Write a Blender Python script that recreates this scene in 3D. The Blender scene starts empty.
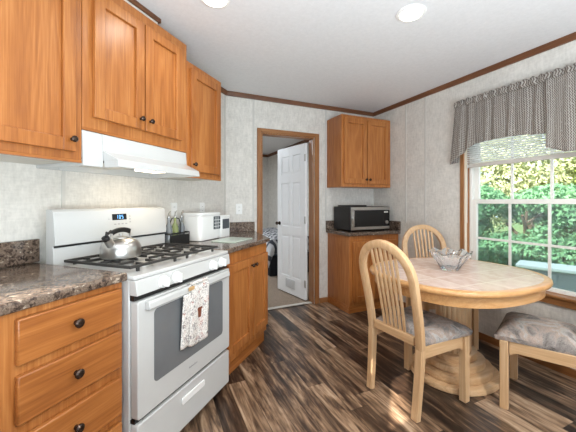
import bpy, bmesh, math, random
from math import sin, cos, pi, radians, sqrt
from mathutils import Vector, Matrix
random.seed(7)
SC = bpy.context.scene
COL = SC.collection

# ------------------------------------------------------------------ camera
FPX, HX, HY, EYE, YAW = 306.0, 288.0, 201.7, 1.25, radians(24.3)
cam_d = bpy.data.cameras.new('camera'); cam = bpy.data.objects.new('camera', cam_d); COL.objects.link(cam)
cam_d.sensor_width = 36.0; cam_d.lens = FPX / 576.0 * 36.0
cam_d.shift_y = -(216 - HY) / 576.0; cam_d.clip_start = 0.02; cam_d.clip_end = 200
cam.location = (0, 0, EYE); cam.rotation_euler = (pi / 2, 0, -YAW)
SC.camera = cam

# ------------------------------------------------------------------ world, sun, exposure
SC.view_settings.view_transform = 'Standard'; SC.view_settings.look = 'None'
SC.view_settings.exposure = 0.27; SC.view_settings.gamma = 1.0; SC.view_settings.use_curve_mapping = False
wd = bpy.data.worlds.new('sky'); SC.world = wd; wd.use_nodes = True
bgn = wd.node_tree.nodes['Background']; bgn.inputs[0].default_value = (0.74, 0.86, 1.0, 1); bgn.inputs[1].default_value = 2.4
sun_d = bpy.data.lights.new('sun', 'SUN'); sun_d.energy = 15.0; sun_d.angle = radians(0.6); sun_d.color = (1.0, 0.93, 0.82)
sun = bpy.data.objects.new('sun', sun_d); COL.objects.link(sun); sun.location = (-6, 0, 6)
SUN_DIR = Vector((0.90, 0.14, -0.476)).normalized()
sun.rotation_euler = SUN_DIR.to_track_quat('-Z', 'Y').to_euler()

bd = bpy.data.lights.new('bounce_fill', 'AREA'); bd.shape = 'RECTANGLE'; bd.size = 2.4; bd.size_y = 1.6; bd.energy = 150; bd.color = (0.82, 0.93, 1.0)
bo_ = bpy.data.objects.new('bounce_fill', bd); COL.objects.link(bo_); bo_.location = (0.25, -0.9, 0.95); bo_.rotation_euler = Vector((0.10, 0.22, 0.97)).to_track_quat('-Z', 'Y').to_euler()   # unseen fill light, added to brighten the ceiling and bounce into the room

# ------------------------------------------------------------------ places
CX, CY = 0.7476, 3.279                      # inner corner of kitchen wall and door wall
XR = 2.742                                  # window wall
HC = 2.44
Q = sqrt(0.5)
def w(s, d, z=0.0): return Vector((CX + (s + d) * Q, CY + (s - d) * Q, z))
R45 = pi / 4

# ------------------------------------------------------------------ materials
def lin(c):
    f = lambda v: v / 12.92 if v <= 0.04045 else ((v + 0.055) / 1.055) ** 2.4
    return tuple(f(v / 255.0) for v in c) + (1.0,)
class NT:
    def __init__(s, name):
        s.m = bpy.data.materials.new(name); s.m.use_nodes = True; s.t = s.m.node_tree
        s.b = s.t.nodes['Principled BSDF']; s.out = s.t.nodes['Material Output']
    def n(s, typ, **kw):
        n = s.t.nodes.new('ShaderNode' + typ)
        for k, v in kw.items(): setattr(n, k, v)
        return n
    def l(s, a, b): s.t.links.new(a, b)
    def coords(s, scale=(1, 1, 1), rnd=True, kind='Object', rot=(0, 0, 0)):
        tc = s.n('TexCoord'); mp = s.n('Mapping'); mp.inputs['Scale'].default_value = scale; mp.inputs['Rotation'].default_value = rot
        s.l(tc.outputs[kind], mp.inputs['Vector'])
        if rnd:
            oi = s.n('ObjectInfo'); mu = s.n('Math', operation='MULTIPLY'); mu.inputs[1].default_value = 37.0
            s.l(oi.outputs['Random'], mu.inputs[0]); s.l(mu.outputs[0], mp.inputs['Location'])
        return mp.outputs[0]
    def noise(s, v, scale, detail=3, rough=0.55, dist=0.0):
        n = s.n('TexNoise'); n.inputs['Scale'].default_value = scale; n.inputs['Detail'].default_value = detail
        n.inputs['Roughness'].default_value = rough; n.inputs['Distortion'].default_value = dist
        if v is not None: s.l(v, n.inputs['Vector'])
        return n.outputs['Fac']
    def ramp(s, f, stops, interp='LINEAR'):
        r = s.n('ValToRGB'); cr = r.color_ramp; cr.interpolation = interp
        while len(cr.elements) < len(stops): cr.elements.new(0.5)
        for e, (p, c) in zip(cr.elements, stops):
            e.position = p; e.color = c if len(c) == 4 else tuple(c) + (1,)
        s.l(f, r.inputs[0]); return r.outputs[0]
    def math(s, op, a, b=None, clamp=False):
        m = s.n('Math', operation=op); m.use_clamp = clamp
        for i, x in enumerate((a, b)):
            if x is None: continue
            if isinstance(x, (int, float)): m.inputs[i].default_value = x
            else: s.l(x, m.inputs[i])
        return m.outputs[0]
    def mix(s, f, a, b, blend='MIX'):
        m = s.n('Mix', data_type='RGBA', blend_type=blend)
        for sock, x in ((m.inputs[0], f), (m.inputs[6], a), (m.inputs[7], b)):
            if isinstance(x, (int, float)): sock.default_value = x
            elif isinstance(x, tuple): sock.default_value = x
            else: s.l(x, sock)
        return m.outputs[2]
    def bump(s, h, strength=0.2, dist=0.002):
        b = s.n('Bump'); b.inputs['Strength'].default_value = strength; b.inputs['Distance'].default_value = dist
        s.l(h, b.inputs['Height']); s.l(b.outputs[0], s.b.inputs['Normal'])
    def set(s, **kw):
        for k, v in kw.items():
            i = s.b.inputs[k.replace('_', ' ')]
            if hasattr(v, 'is_linked') or hasattr(v, 'links'): s.l(v, i)
            else: i.default_value = v
        return s
def plain(name, rgb, rough=0.5, metal=0.0, var=0.04, **kw):
    k = NT(name); c = lin(rgb)
    f = k.noise(k.coords(), 9.0, 2)
    lo = tuple(max(0, v * (1 - var)) for v in c[:3]) + (1,); hi = tuple(min(1, v * (1 + var)) for v in c[:3]) + (1,)
    k.set(Base_Color=k.ramp(f, [(0.3, lo), (0.7, hi)]), Roughness=rough, Metallic=metal, **kw)
    return k.m
def wood(name, dark, mid, light, axis, rough=0.35, scale=1.0, contrast=1.0):
    """fine pores plus broad wandering cathedral figure, both stretched along the grain"""
    k = NT(name)
    sc = [150 * scale] * 3; sc[axis] = 5.0 * scale
    f1 = k.noise(k.coords(tuple(sc)), 1.0, 3, 0.6, 0.2)
    sc2 = [9 * scale] * 3; sc2[axis] = 0.8 * scale
    n0 = k.noise(k.coords(tuple(sc2)), 1.0, 2, 0.5, 0.4)
    fig = k.math('PINGPONG', k.math('MULTIPLY', n0, 7.0), 0.5)
    sc3 = [3 * scale] * 3; sc3[axis] = 0.7 * scale
    f3 = k.noise(k.coords(tuple(sc3)), 1.0, 2, 0.5)
    f = k.math('ADD', k.math('MULTIPLY', f1, 0.45), k.math('ADD', k.math('MULTIPLY', fig, 0.30), k.math('MULTIPLY', f3, 0.40)))
    a = 0.5 - 0.22 / contrast; b = 0.5 + 0.22 / contrast
    k.set(Base_Color=k.ramp(f, [(a, lin(dark)), (0.5, lin(mid)), (b, lin(light))]), Roughness=rough); k.bump(f1, 0.06, 0.0006)
    return k.m
M = {}
oak = ((138, 78, 34), (170, 104, 50), (196, 132, 74))
M['oak_v'] = wood('oak_vertical', *oak, 2); M['oak_h'] = wood('oak_horizontal', *oak, 0); M['oak_y'] = wood('oak_along', *oak, 1)
trimc = ((84, 50, 28), (108, 66, 38), (128, 82, 50))
M['trim_x'] = wood('trim_wood_x', *trimc, 0, 0.45); M['trim_y'] = wood('trim_wood_y', *trimc, 1, 0.45)
cas = ((126, 80, 44), (152, 102, 60), (172, 122, 76))
M['cas_v'] = wood('casing_wood_v', *cas, 2, 0.4); M['cas_x'] = wood('casing_wood_x', *cas, 0, 0.4)
blond = ((192, 152, 110), (210, 172, 130), (224, 192, 154))
M['blond_v'] = wood('blond_wood_v', *blond, 2, 0.38); M['blond_x'] = wood('blond_wood_x', *blond, 0, 0.38); M['blond_y'] = wood('blond_wood_y', *blond, 1, 0.38)
rimc = ((172, 122, 74), (194, 144, 92), (212, 168, 118))
M['rim'] = wood('table_rim_wood', *rimc, 0, 0.28)
M['white'] = plain('white_enamel', (200, 200, 198), 0.18, var=0.01)
M['white_plastic'] = plain('white_plastic', (240, 240, 238), 0.35, var=0.01)
M['white_paint'] = plain('white_door_paint', (243, 244, 245), 0.4, var=0.01)
M['vinyl'] = plain('white_vinyl', (236, 234, 228), 0.35, var=0.01)
M['almond'] = plain('almond_melamine', (214, 210, 200), 0.5, var=0.02)
M['black'] = plain('black_enamel', (24, 24, 25), 0.4)
M['ventgrey'] = plain('grey_white_vent', (206, 207, 208), 0.5)
M['iron'] = plain('cast_iron', (48, 46, 44), 0.6)
M['blackgloss'] = plain('black_gloss', (12, 13, 15), 0.25)
M['bronze'] = plain('bronze_knob', (74, 60, 52), 0.25, 0.8)
M['steel'] = plain('brushed_steel', (190, 188, 184), 0.3, 1.0)
M['alu'] = plain('burner_aluminium', (198, 196, 190), 0.35, 0.8)
M['grey'] = plain('grey_mark', (150, 150, 150), 0.5)
M['dglass'] = plain('oven_window_glass', (112, 114, 116), 0.08)
M['lidgrey'] = plain('smoke_plastic', (92, 97, 102), 0.15)
M['strip'] = plain('threshold_metal', (206, 202, 194), 0.35, 0.3)
M['whitewash'] = wood('pale_stop_wood', (226, 208, 180), (236, 222, 200), (242, 232, 214), 2, 0.4)
def emis(name, rgb, st):
    k = NT(name); k.set(Base_Color=lin(rgb), Emission_Color=lin(rgb), Emission_Strength=st); return k.m
M['lens'] = emis('lamp_lens', (255, 246, 230), 6.0)
M['hoodlens'] = emis('hood_lens', (255, 236, 205), 4.0)
M['digits'] = emis('clock_digits', (120, 190, 255), 1.5)
def glass(name, tint, rough=0.0, spec=0.12, solid=0.0):
    k = NT(name); t = k.n('BsdfTransparent'); t.inputs[0].default_value = tint
    g = k.n('BsdfGlossy'); g.inputs['Roughness'].default_value = max(rough, 0.02)
    lw = k.n('LayerWeight'); lw.inputs['Blend'].default_value = 0.25
    f = k.math('ADD', k.math('MULTIPLY', lw.outputs['Fresnel'], 0.9), spec - 0.08, True)
    mx = k.n('MixShader'); k.l(f, mx.inputs[0]); k.l(t.outputs[0], mx.inputs[1]); k.l(g.outputs[0], mx.inputs[2])
    last = mx.outputs[0]
    if solid > 0:
        d = k.n('BsdfDiffuse'); d.inputs[0].default_value = (0.58, 0.62, 0.62, 1); m2 = k.n('MixShader'); m2.inputs[0].default_value = solid
        k.l(last, m2.inputs[1]); k.l(d.outputs[0], m2.inputs[2]); last = m2.outputs[0]
    k.l(last, k.out.inputs['Surface']); return k.m
M['pane'] = glass('window_glass', (0.97, 0.985, 0.98, 1), spec=0.09)
M['screen'] = glass('insect_screen', (0.80, 0.86, 0.86, 1), spec=0.08, solid=0.14)
M['clear'] = glass('clear_plastic', (0.86, 0.89, 0.9, 1), spec=0.14, solid=0.08)
k = NT('cut_glass'); k.set(Base_Color=(0.97, 0.985, 0.99, 1), Roughness=0.03, Transmission_Weight=0.94, IOR=1.45); M['crystal'] = k.m
k = NT('green_bottle_glass'); k.set(Base_Color=(0.42, 0.48, 0.22, 1), Roughness=0.05, Transmission_Weight=0.5, IOR=1.45); M['oilglass'] = k.m
k = NT('bottle_glass'); k.set(Base_Color=(0.36, 0.39, 0.41, 1), Roughness=0.05, Transmission_Weight=0.55, IOR=1.45); M['bottleglass'] = k.m
k = NT('board_glass'); k.set(Base_Color=(0.62, 0.74, 0.64, 1), Roughness=0.08, Specular_IOR_Level=0.6); M['board'] = k.m
# papered wall board: pale linen print
def wallmat(name, a, b):
    k = NT(name); v = k.coords((1, 1, 0.35), False)
    f1 = k.noise(v, 55, 3, 0.65); f2 = k.noise(k.coords((1, 1, 1.0), False), 9, 3, 0.6); v3 = k.coords((0.3, 0.3, 1.3), False); f3 = k.noise(v3, 60, 2)
    f = k.math('ADD', k.math('MULTIPLY', f1, 0.45), k.math('ADD', k.math('MULTIPLY', f2, 0.3), k.math('MULTIPLY', f3, 0.25)))
    k.set(Base_Color=k.ramp(f, [(0.36, lin(a)), (0.62, lin(b))]), Roughness=0.6); k.bump(f1, 0.06, 0.001); return k.m
M['wall'] = wallmat('wall_paper', (204, 200, 193), (230, 226, 219))
M['batten'] = plain('wall_batten', (206, 203, 197), 0.6, var=0.03)
k = NT('ceiling_board'); f = k.noise(k.coords((1, 1, 1), False), 40, 4, 0.7)
k.set(Base_Color=k.ramp(f, [(0.3, lin((226, 226, 227))), (0.7, lin((234, 234, 235)))]), Roughness=0.8); k.bump(f, 0.15, 0.002); M['ceiling'] = k.m
# plank floor, boards along Y
k = NT('plank_floor'); tc = k.n('TexCoord'); sp = k.n('SeparateXYZ'); k.l(tc.outputs['Object'], sp.inputs[0])
PW, PL = 0.122, 1.05
row = k.math('FLOOR', k.math('DIVIDE', sp.outputs[0], PW))
wn = k.n('TexWhiteNoise', noise_dimensions='1D'); k.l(row, wn.inputs['W'])
yy = k.math('ADD', k.math('DIVIDE', sp.outputs[1], PL), k.math('MULTIPLY', wn.outputs['Value'], 5.0))
cell = k.math('FLOOR', yy)
cv = k.n('CombineXYZ'); k.l(row, cv.inputs[0]); k.l(cell, cv.inputs[1])
w2 = k.n('TexWhiteNoise', noise_dimensions='2D'); k.l(cv.outputs[0], w2.inputs['Vector'])
gx = k.n('CombineXYZ'); k.l(k.math('MULTIPLY', sp.outputs[0], 26.0), gx.inputs[0]); k.l(k.math('MULTIPLY', sp.outputs[1], 2.6), gx.inputs[1]); k.l(k.math('MULTIPLY', w2.outputs['Value'], 60.0), gx.inputs[2])
g1 = k.noise(gx.outputs[0], 1.0, 5, 0.62, 0.9)
gy = k.n('CombineXYZ'); k.l(k.math('MULTIPLY', sp.outputs[0], 9.0), gy.inputs[0]); k.l(k.math('MULTIPLY', sp.outputs[1], 1.5), gy.inputs[1]); k.l(k.math('MULTIPLY', w2.outputs['Value'], 91.0), gy.inputs[2])
g2 = k.noise(gy.outputs[0], 1.0, 3, 0.6, 1.6)
f = k.math('ADD', k.math('MULTIPLY', g1, 0.55), k.math('MULTIPLY', g2, 0.45))
f = k.math('ADD', f, k.math('MULTIPLY', k.math('SUBTRACT', w2.outputs['Value'], 0.5), 0.20))
c = k.ramp(f, [(0.36, lin((34, 25, 20))), (0.45, lin((68, 51, 40))), (0.52, lin((108, 85, 66))), (0.59, lin((150, 122, 97))), (0.68, lin((188, 162, 136)))])
fx = k.math('FRACT', k.math('DIVIDE', sp.outputs[0], PW)); fy = k.math('FRACT', yy)
ed = k.math('MAXIMUM', k.math('GREATER_THAN', k.math('ABSOLUTE', k.math('SUBTRACT', fx, 0.5)), 0.488), k.math('GREATER_THAN', k.math('ABSOLUTE', k.math('SUBTRACT', fy, 0.5)), 0.4985))
c = k.mix(k.math('MULTIPLY', ed, 0.7), c, lin((26, 20, 17)))
k.set(Base_Color=c, Roughness=k.ramp(g1, [(0.3, (0.38,) * 3), (0.7, (0.30,) * 3)])); k.bump(g1, 0.12, 0.001); M['floor'] = k.m
k = NT('carpet_pile'); v = k.coords((1, 1, 1), False); f = k.noise(v, 120, 3, 0.7); k.set(Base_Color=k.ramp(f, [(0.3, lin((112, 96, 82))), (0.7, lin((168, 150, 132)))]), Roughness=0.95); k.bump(f, 0.7, 0.01); M['carpet'] = k.m
# laminate counter
k = NT('granite_laminate'); v = k.coords((1, 1, 1), False)
n1 = k.noise(v, 42, 5, 0.7, 0.6); n2 = k.noise(v, 13, 3, 0.6, 1.0)
vo = k.n('TexVoronoi'); vo.inputs['Scale'].default_value = 95; k.l(v, vo.inputs['Vector'])
sv = k.n('SeparateColor'); k.l(vo.outputs['Color'], sv.inputs[0])
f = k.math('ADD', k.math('MULTIPLY', n1, 0.55), k.math('ADD', k.math('MULTIPLY', n2, 0.25), k.math('MULTIPLY', sv.outputs[0], 0.20)))
k.set(Base_Color=k.ramp(f, [(0.36, lin((40, 33, 30))), (0.45, lin((84, 68, 58))), (0.52, lin((126, 108, 94))), (0.59, lin((98, 82, 70))), (0.68, lin((184, 168, 150)))]), Roughness=0.16); M['granite'] = k.m
# table tile inlay
k = NT('table_tile'); tc = k.n('TexCoord'); sp = k.n('SeparateXYZ'); k.l(tc.outputs['Object'], sp.inputs[0])
TS = 0.205
ax = k.math('ADD', k.math('DIVIDE', sp.outputs[0], TS), 20.5); ay = k.math('ADD', k.math('DIVIDE', sp.outputs[1], TS), 20.5)
ed = k.math('MAXIMUM', k.math('GREATER_THAN', k.math('ABSOLUTE', k.math('SUBTRACT', k.math('FRACT', ax), 0.5)), 0.483), k.math('GREATER_THAN', k.math('ABSOLUTE', k.math('SUBTRACT', k.math('FRACT', ay), 0.5)), 0.483))
cc = k.n('CombineXYZ'); k.l(k.math('FLOOR', ax), cc.inputs[0]); k.l(k.math('FLOOR', ay), cc.inputs[1]); w2 = k.n('TexWhiteNoise', noise_dimensions='2D'); k.l(cc.outputs[0], w2.inputs['Vector'])
f = k.math('ADD', k.math('MULTIPLY', k.noise(tc.outputs['Object'], 16, 4, 0.65), 0.88), k.math('MULTIPLY', w2.outputs['Value'], 0.12))
c = k.ramp(f, [(0.3, lin((188, 160, 148))), (0.6, lin((208, 186, 174)))]); k.set(Base_Color=k.mix(ed, c, lin((222, 208, 194))), Roughness=0.22); M['tile'] = k.m
# upholstery
k = NT('seat_fabric'); v = k.coords((1, 1, 1)); n1 = k.noise(v, 7, 3, 0.6, 1.2); n2 = k.noise(v, 160, 2)
c = k.ramp(n1, [(0.34, lin((84, 76, 72))), (0.44, lin((138, 130, 126))), (0.53, lin((172, 150, 136))), (0.60, lin((176, 172, 168))), (0.70, lin((120, 116, 118)))]); k.set(Base_Color=k.mix(0.25, c, k.ramp(n2, [(0.3, lin((90, 86, 84))), (0.7, lin((200, 192, 184)))])), Roughness=0.9); k.bump(n2, 0.3, 0.001); M['fabric'] = k.m
# valance cloth: taupe with small stepped print
k = NT('valance_cloth'); tc = k.n('TexCoord'); sp = k.n('SeparateXYZ'); k.l(tc.outputs['UV'], sp.inputs[0])
u = k.math('MULTIPLY', sp.outputs[0], 48.0); vv = k.math('MULTIPLY', sp.outputs[1], 46.0)
zz = k.math('ADD', u, k.math('MULTIPLY', k.math('PINGPONG', vv, 0.5), 1.1))
st = k.math('GREATER_THAN', k.math('PINGPONG', zz, 0.5), 0.25)
st = k.math('MULTIPLY', st, k.math('GREATER_THAN', k.noise(tc.outputs['UV'], 60, 2), 0.36))
c = k.mix(st, lin((192, 186, 178)), lin((116, 104, 97)))
k.set(Base_Color=c, Roughness=0.9)
tr = k.n('BsdfTranslucent'); k.l(c, tr.inputs[0]); mx = k.n('MixShader'); mx.inputs[0].default_value = 0.3
k.l(k.b.outputs[0], mx.inputs[1]); k.l(tr.outputs[0], mx.inputs[2]); k.l(mx.outputs[0], k.out.inputs['Surface']); M['valance'] = k.m
k = NT('blind_slat'); k.set(Base_Color=lin((244, 243, 240)), Roughness=0.5); tr = k.n('BsdfTranslucent'); tr.inputs[0].default_value = (0.95, 0.95, 0.94, 1); mx = k.n('MixShader'); mx.inputs[0].default_value = 0.6
k.l(k.b.outputs[0], mx.inputs[1]); k.l(tr.outputs[0], mx.inputs[2]); k.l(mx.outputs[0], k.out.inputs['Surface']); M['slat'] = k.m
M['blindrail'] = plain('blind_rail', (196, 190, 182), 0.5)
# printed tea towel
k = NT('towel_print'); tc = k.n('TexCoord')
mp = k.n('Mapping'); mp.inputs['Scale'].default_value = (1, 1, 1); k.l(tc.outputs['UV'], mp.inputs[0])
vo = k.n('TexVoronoi', feature='F1'); vo.inputs['Scale'].default_value = 26; k.l(mp.outputs[0], vo.inputs['Vector'])
ring = k.math('LESS_THAN', k.math('ABSOLUTE', k.math('SUBTRACT', vo.outputs['Distance'], 0.30)), 0.07)
nn = k.noise(mp.outputs[0], 70, 2, 0.6, 1.0); ln = k.math('LESS_THAN', k.math('ABSOLUTE', k.math('SUBTRACT', nn, 0.5)), 0.025)
dot = k.math('LESS_THAN', vo.outputs['Distance'], 0.13)
mk = k.math('MAXIMUM', k.math('MULTIPLY', ring, k.math('GREATER_THAN', nn, 0.5)), k.math('MAXIMUM', ln, dot))
pc = k.ramp(k.noise(mp.outputs[0], 14, 1), [(0.35, lin((120, 72, 58))), (0.5, lin((84, 84, 92))), (0.62, lin((176, 96, 76)))])
k.set(Base_Color=k.mix(k.math('MULTIPLY', mk, 0.75), lin((240, 236, 230)), pc), Roughness=0.9); M['towel'] = k.m
M['cup'] = plain('cup_print', (120, 66, 44), 0.9); M['cork'] = plain('tan_clip', (196, 160, 112), 0.6)
# outdoors
def leafmat(name, a, b):
    k = NT(name); oi = k.n('NewGeometry'); f = k.noise(k.coords(), 3.0, 3, 0.7)
    c = k.mix(k.math('MULTIPLY', oi.outputs['Random Per Island'], 0.6), k.ramp(f, [(0.3, lin(a)), (0.7, lin(b))]), lin(b)); k.set(Base_Color=c, Roughness=0.6)
    tr = k.n('BsdfTranslucent'); k.l(c, tr.inputs[0]); mx = k.n('MixShader'); mx.inputs[0].default_value = 0.35
    k.l(k.b.outputs[0], mx.inputs[1]); k.l(tr.outputs[0], mx.inputs[2]); k.l(mx.outputs[0], k.out.inputs['Surface']); return k.m
M['leaf1'] = leafmat('leaf_deep', (66, 116, 84), (136, 182, 136)); M['leaf2'] = leafmat('leaf_bright', (110, 146, 60), (198, 214, 128)); M['leaf3'] = leafmat('leaf_pale', (136, 150, 100), (214, 216, 176))
M['bark'] = plain('bark', (92, 74, 60), 0.9, var=0.3)
k = NT('lawn'); f = k.noise(k.coords((1, 1, 1), False), 6, 4, 0.7); k.set(Base_Color=k.ramp(f, [(0.3, lin((92, 118, 62))), (0.7, lin((140, 158, 96)))]), Roughness=0.95); M['lawn'] = k.m
M['shedgrey'] = plain('blue_grey_siding', (142, 146, 148), 0.6); M['shedwhite'] = plain('white_shed', (252, 250, 244), 0.5)
k = NT('quilt_print'); vo = k.n('TexWave', wave_type='RINGS', rings_direction='Z'); k.l(k.coords((1, 1, 1)), vo.inputs['Vector']); vo.inputs['Scale'].default_value = 3.2; vo.inputs['Distortion'].default_value = 7; vo.inputs['Detail'].default_value = 1.5
k.set(Base_Color=k.ramp(vo.outputs['Fac'], [(0.45, lin((66, 68, 76))), (0.6, lin((206, 206, 208)))]), Roughness=0.9); M['quilt'] = k.m
M['bedbase'] = plain('dark_bed_base', (26, 28, 36), 0.8); M['bedsheet'] = plain('dark_blue_sheet', (66, 76, 92), 0.9)

# ------------------------------------------------------------------ mesh helpers
class MB:
    def __init__(s): s.bm = bmesh.new(); s.uv = None
    def face(s, vs):
        try: return s.bm.faces.new(vs)
        except ValueError: return None
    def box(s, x0, x1, y0, y1, z0, z1):
        v = [s.bm.verts.new((x, y, z)) for z in (z0, z1) for x, y in ((x0, y0), (x1, y0), (x1, y1), (x0, y1))]
        for q in ((3, 2, 1, 0), (4, 5, 6, 7), (0, 1, 5, 4), (1, 2, 6, 5), (2, 3, 7, 6), (3, 0, 4, 7)): s.face([v[i] for i in q])
        return s
    def prism(s, pts, a0, a1, axis=2):
        def P(p, a):
            if axis == 2: return (p[0], p[1], a)
            if axis == 0: return (a, p[0], p[1])
            return (p[0], a, p[1])
        A = [s.bm.verts.new(P(p, a0)) for p in pts]; B = [s.bm.verts.new(P(p, a1)) for p in pts]; n = len(pts)
        s.face(A[::-1]); s.face(B)
        for i in range(n): s.face([A[i], A[(i + 1) % n], B[(i + 1) % n], B[i]])
        return s
    def lathe(s, prof, c=(0, 0, 0), n=24, axis=2, sx=1.0, sy=1.0):
        rings = []
        for r, h in prof:
            ring = []
            for i in range(n):
                a = 2 * pi * i / n; p = (r * cos(a) * sx, r * sin(a) * sy, h)
                if axis == 1: p = (p[0], -h, p[1])
                elif axis == 0: p = (h, p[0], p[1])
                ring.append(s.bm.verts.new((c[0] + p[0], c[1] + p[1], c[2] + p[2])))
            rings.append(ring)
        for A, B in zip(rings, rings[1:]):
            for i in range(n): s.face([A[i], A[(i + 1) % n], B[(i + 1) % n], B[i]])
        s.face(rings[0][::-1]); s.face(rings[-1]); return s
    def sweep(s, path, sec, up, closed=False, scale=None):
        path = [Vector(p) for p in path]; up = Vector(up).normalized(); n = len(path); rings = []
        for i, p in enumerate(path):
            if closed: t = path[(i + 1) % n] - path[i - 1]
            else: t = path[min(i + 1, n - 1)] - path[max(i - 1, 0)]
            t.normalize(); side = up.cross(t)
            if side.length < 1e-4: side = Vector((1, 0, 0))
            side.normalize(); b = t.cross(side); k = scale[i] if scale else 1.0
            if not isinstance(k, tuple): k = (k, k)
            rings.append([s.bm.verts.new(p + side * u * k[0] + b * v * k[1]) for u, v in sec])
        m = len(sec)
        for j in range(n if closed else n - 1):
            A, B = rings[j], rings[(j + 1) % n]
            for i in range(m): s.face([A[i], A[(i + 1) % m], B[(i + 1) % m], B[i]])
        if not closed: s.face(rings[0][::-1]); s.face(rings[-1])
        return s
    def tube(s, path, r, n=8, up=(0, 0, 1), closed=False, scale=None):
        return s.sweep(path, [(r * cos(2 * pi * i / n), r * sin(2 * pi * i / n)) for i in range(n)], up, closed, scale)
    def bar(s, path, wd, th, up, scale=None): return s.sweep(path, [(-wd / 2, -th / 2), (wd / 2, -th / 2), (wd / 2, th / 2), (-wd / 2, th / 2)], up, False, scale)
    def grid(s, fn, nu, nv, uvs=(1, 1)):
        if s.uv is None: s.uv = s.bm.loops.layers.uv.new('UVMap')
        V = [[s.bm.verts.new(fn(i / nu, j / nv)) for j in range(nv + 1)] for i in range(nu + 1)]
        for i in range(nu):
            for j in range(nv):
                f = s.face([V[i][j], V[i + 1][j], V[i + 1][j + 1], V[i][j + 1]])
                for l, (a, b) in zip(f.loops, ((i, j), (i + 1, j), (i + 1, j + 1), (i, j + 1))): l[s.uv].uv = (a / nu * uvs[0], b / nv * uvs[1])
        return s
    def build(s, name, mat, parent=None, bevel=0.0, seg=2, ang=35, sub=0, solid=0.0, loc=None, rz=0.0):
        me = bpy.data.meshes.new(name); bmesh.ops.recalc_face_normals(s.bm, faces=s.bm.faces); s.bm.to_mesh(me); s.bm.free()
        me.materials.append(M[mat] if isinstance(mat, str) else mat)
        for p in me.polygons: p.use_smooth = True
        me.set_sharp_from_angle(angle=radians(ang))
        o = bpy.data.objects.new(name, me); COL.objects.link(o)
        if parent is not None: o.parent = parent
        if loc is not None: o.location = loc
        if rz: o.rotation_euler = (0, 0, rz)
        if solid: md = o.modifiers.new('solid', 'SOLIDIFY'); md.thickness = solid; md.offset = 0
        if bevel: md = o.modifiers.new('bevel', 'BEVEL'); md.width = bevel; md.segments = seg; md.limit_method = 'ANGLE'; md.angle_limit = radians(40); md.harden_normals = False
        if sub: md = o.modifiers.new('sub', 'SUBSURF'); md.levels = sub; md.render_levels = sub
        return o
def rounded(x0, x1, y0, y1, r, n=5):
    out = []
    for cx, cy, a0 in ((x1 - r, y1 - r, 0), (x0 + r, y1 - r, 90), (x0 + r, y0 + r, 180), (x1 - r, y0 + r, 270)):
        for i in range(n + 1): a = radians(a0 + 90 * i / n); out.append((cx + r * cos(a), cy + r * sin(a)))
    return out
def tag(o, label=None, cat=None, group=None, kind=None):
    if label: o['label'] = label
    if cat: o['category'] = cat
    if group: o['group'] = group
    if kind: o['kind'] = kind
    return o
def thing(name, label, cat, loc=(0, 0, 0), rz=0.0, group=None, kind=None):
    o = bpy.data.objects.new(name, None); COL.objects.link(o); o.location = loc; o.rotation_euler = (0, 0, rz); o.empty_display_size = 0.1
    return tag(o, label, cat, group, kind)
def struct(o): o['kind'] = 'structure'; return o
def copy_thing(root, loc, rz, label, group=None):
    r = root.copy(); COL.objects.link(r); r.location = loc; r.rotation_euler = (0, 0, rz); r['label'] = label
    if group: r['group'] = group
    for ch in list(root.children):
        c = ch.copy(); COL.objects.link(c); c.parent = r
        for g in list(ch.children): d = g.copy(); COL.objects.link(d); d.parent = c
    return r

# ------------------------------------------------------------------ room shell
wl = w(-7.5, -0.12)
plan = [(wl.x, wl.y), (wl.x, -4.0), (XR + 0.14, -4.0), (XR + 0.14, CY + 0.06), (CX - 0.13, CY + 0.06)]
struct(MB().prism(plan, -0.12, 0, 2).build('floor', 'floor'))
struct(MB().box(-0.6, XR + 0.14, CY + 0.0605, 7.42, -0.12, 0.004).build('floor', 'carpet'))
struct(MB().prism(plan, HC, HC + 0.12, 2).build('ceiling', 'ceiling'))
struct(MB().box(-0.6, XR + 0.14, CY + 0.0605, 7.42, HC, HC + 0.12).build('ceiling', 'ceiling'))
m = MB(); m.box(wl.x - 0.12, 0.3, -4.12, -4.0, 0, HC); m.box(0.3, XR + 0.14, -4.12, -4.0, 0, 0.25); m.box(0.3, XR + 0.14, -4.12, -4.0, 2.1, HC); struct(m.build('wall_rear', 'wall'))
struct(MB().box(wl.x - 0.12, wl.x, -4.0, wl.y, 0, HC).build('wall_side', 'wall'))
# kitchen wall (45 degrees), with the sink window far to the left of the photo
SW0, SW1, SZ0, SZ1 = -3.60, -2.90, 1.24, 1.72
m = MB()
m.box(-7.5, SW0, 0, 0.12, 0, HC); m.box(SW1, 0.05, 0, 0.12, 0, HC); m.box(SW0, SW1, 0, 0.12, 0, SZ0); m.box(SW0, SW1, 0, 0.12, SZ1, HC)
struct(m.build('wall_left', 'wall', loc=w(0, 0), rz=R45))
DX0, DX1, DZ = 1.150, 1.830, 2.035
m = MB(); m.box(-0.6, DX0, CY, CY + 0.11, 0, HC); m.box(DX1, XR + 0.14, CY, CY + 0.11, 0, HC); m.box(DX0, DX1, CY, CY + 0.11, DZ, HC)
struct(m.build('wall_back', 'wall'))
WY0, WY1, WZ0, WZ1 = 0.985, 1.975, 0.560, 2.02
m = MB(); m.box(XR, XR + 0.14, -4, WY0, 0, HC); m.box(XR, XR + 0.14, WY1, CY, 0, HC); m.box(XR, XR + 0.14, WY0, WY1, 0, WZ0); m.box(XR, XR + 0.14, WY0, WY1, WZ1, HC)
struct(m.build('wall_right', 'wall'))
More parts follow.
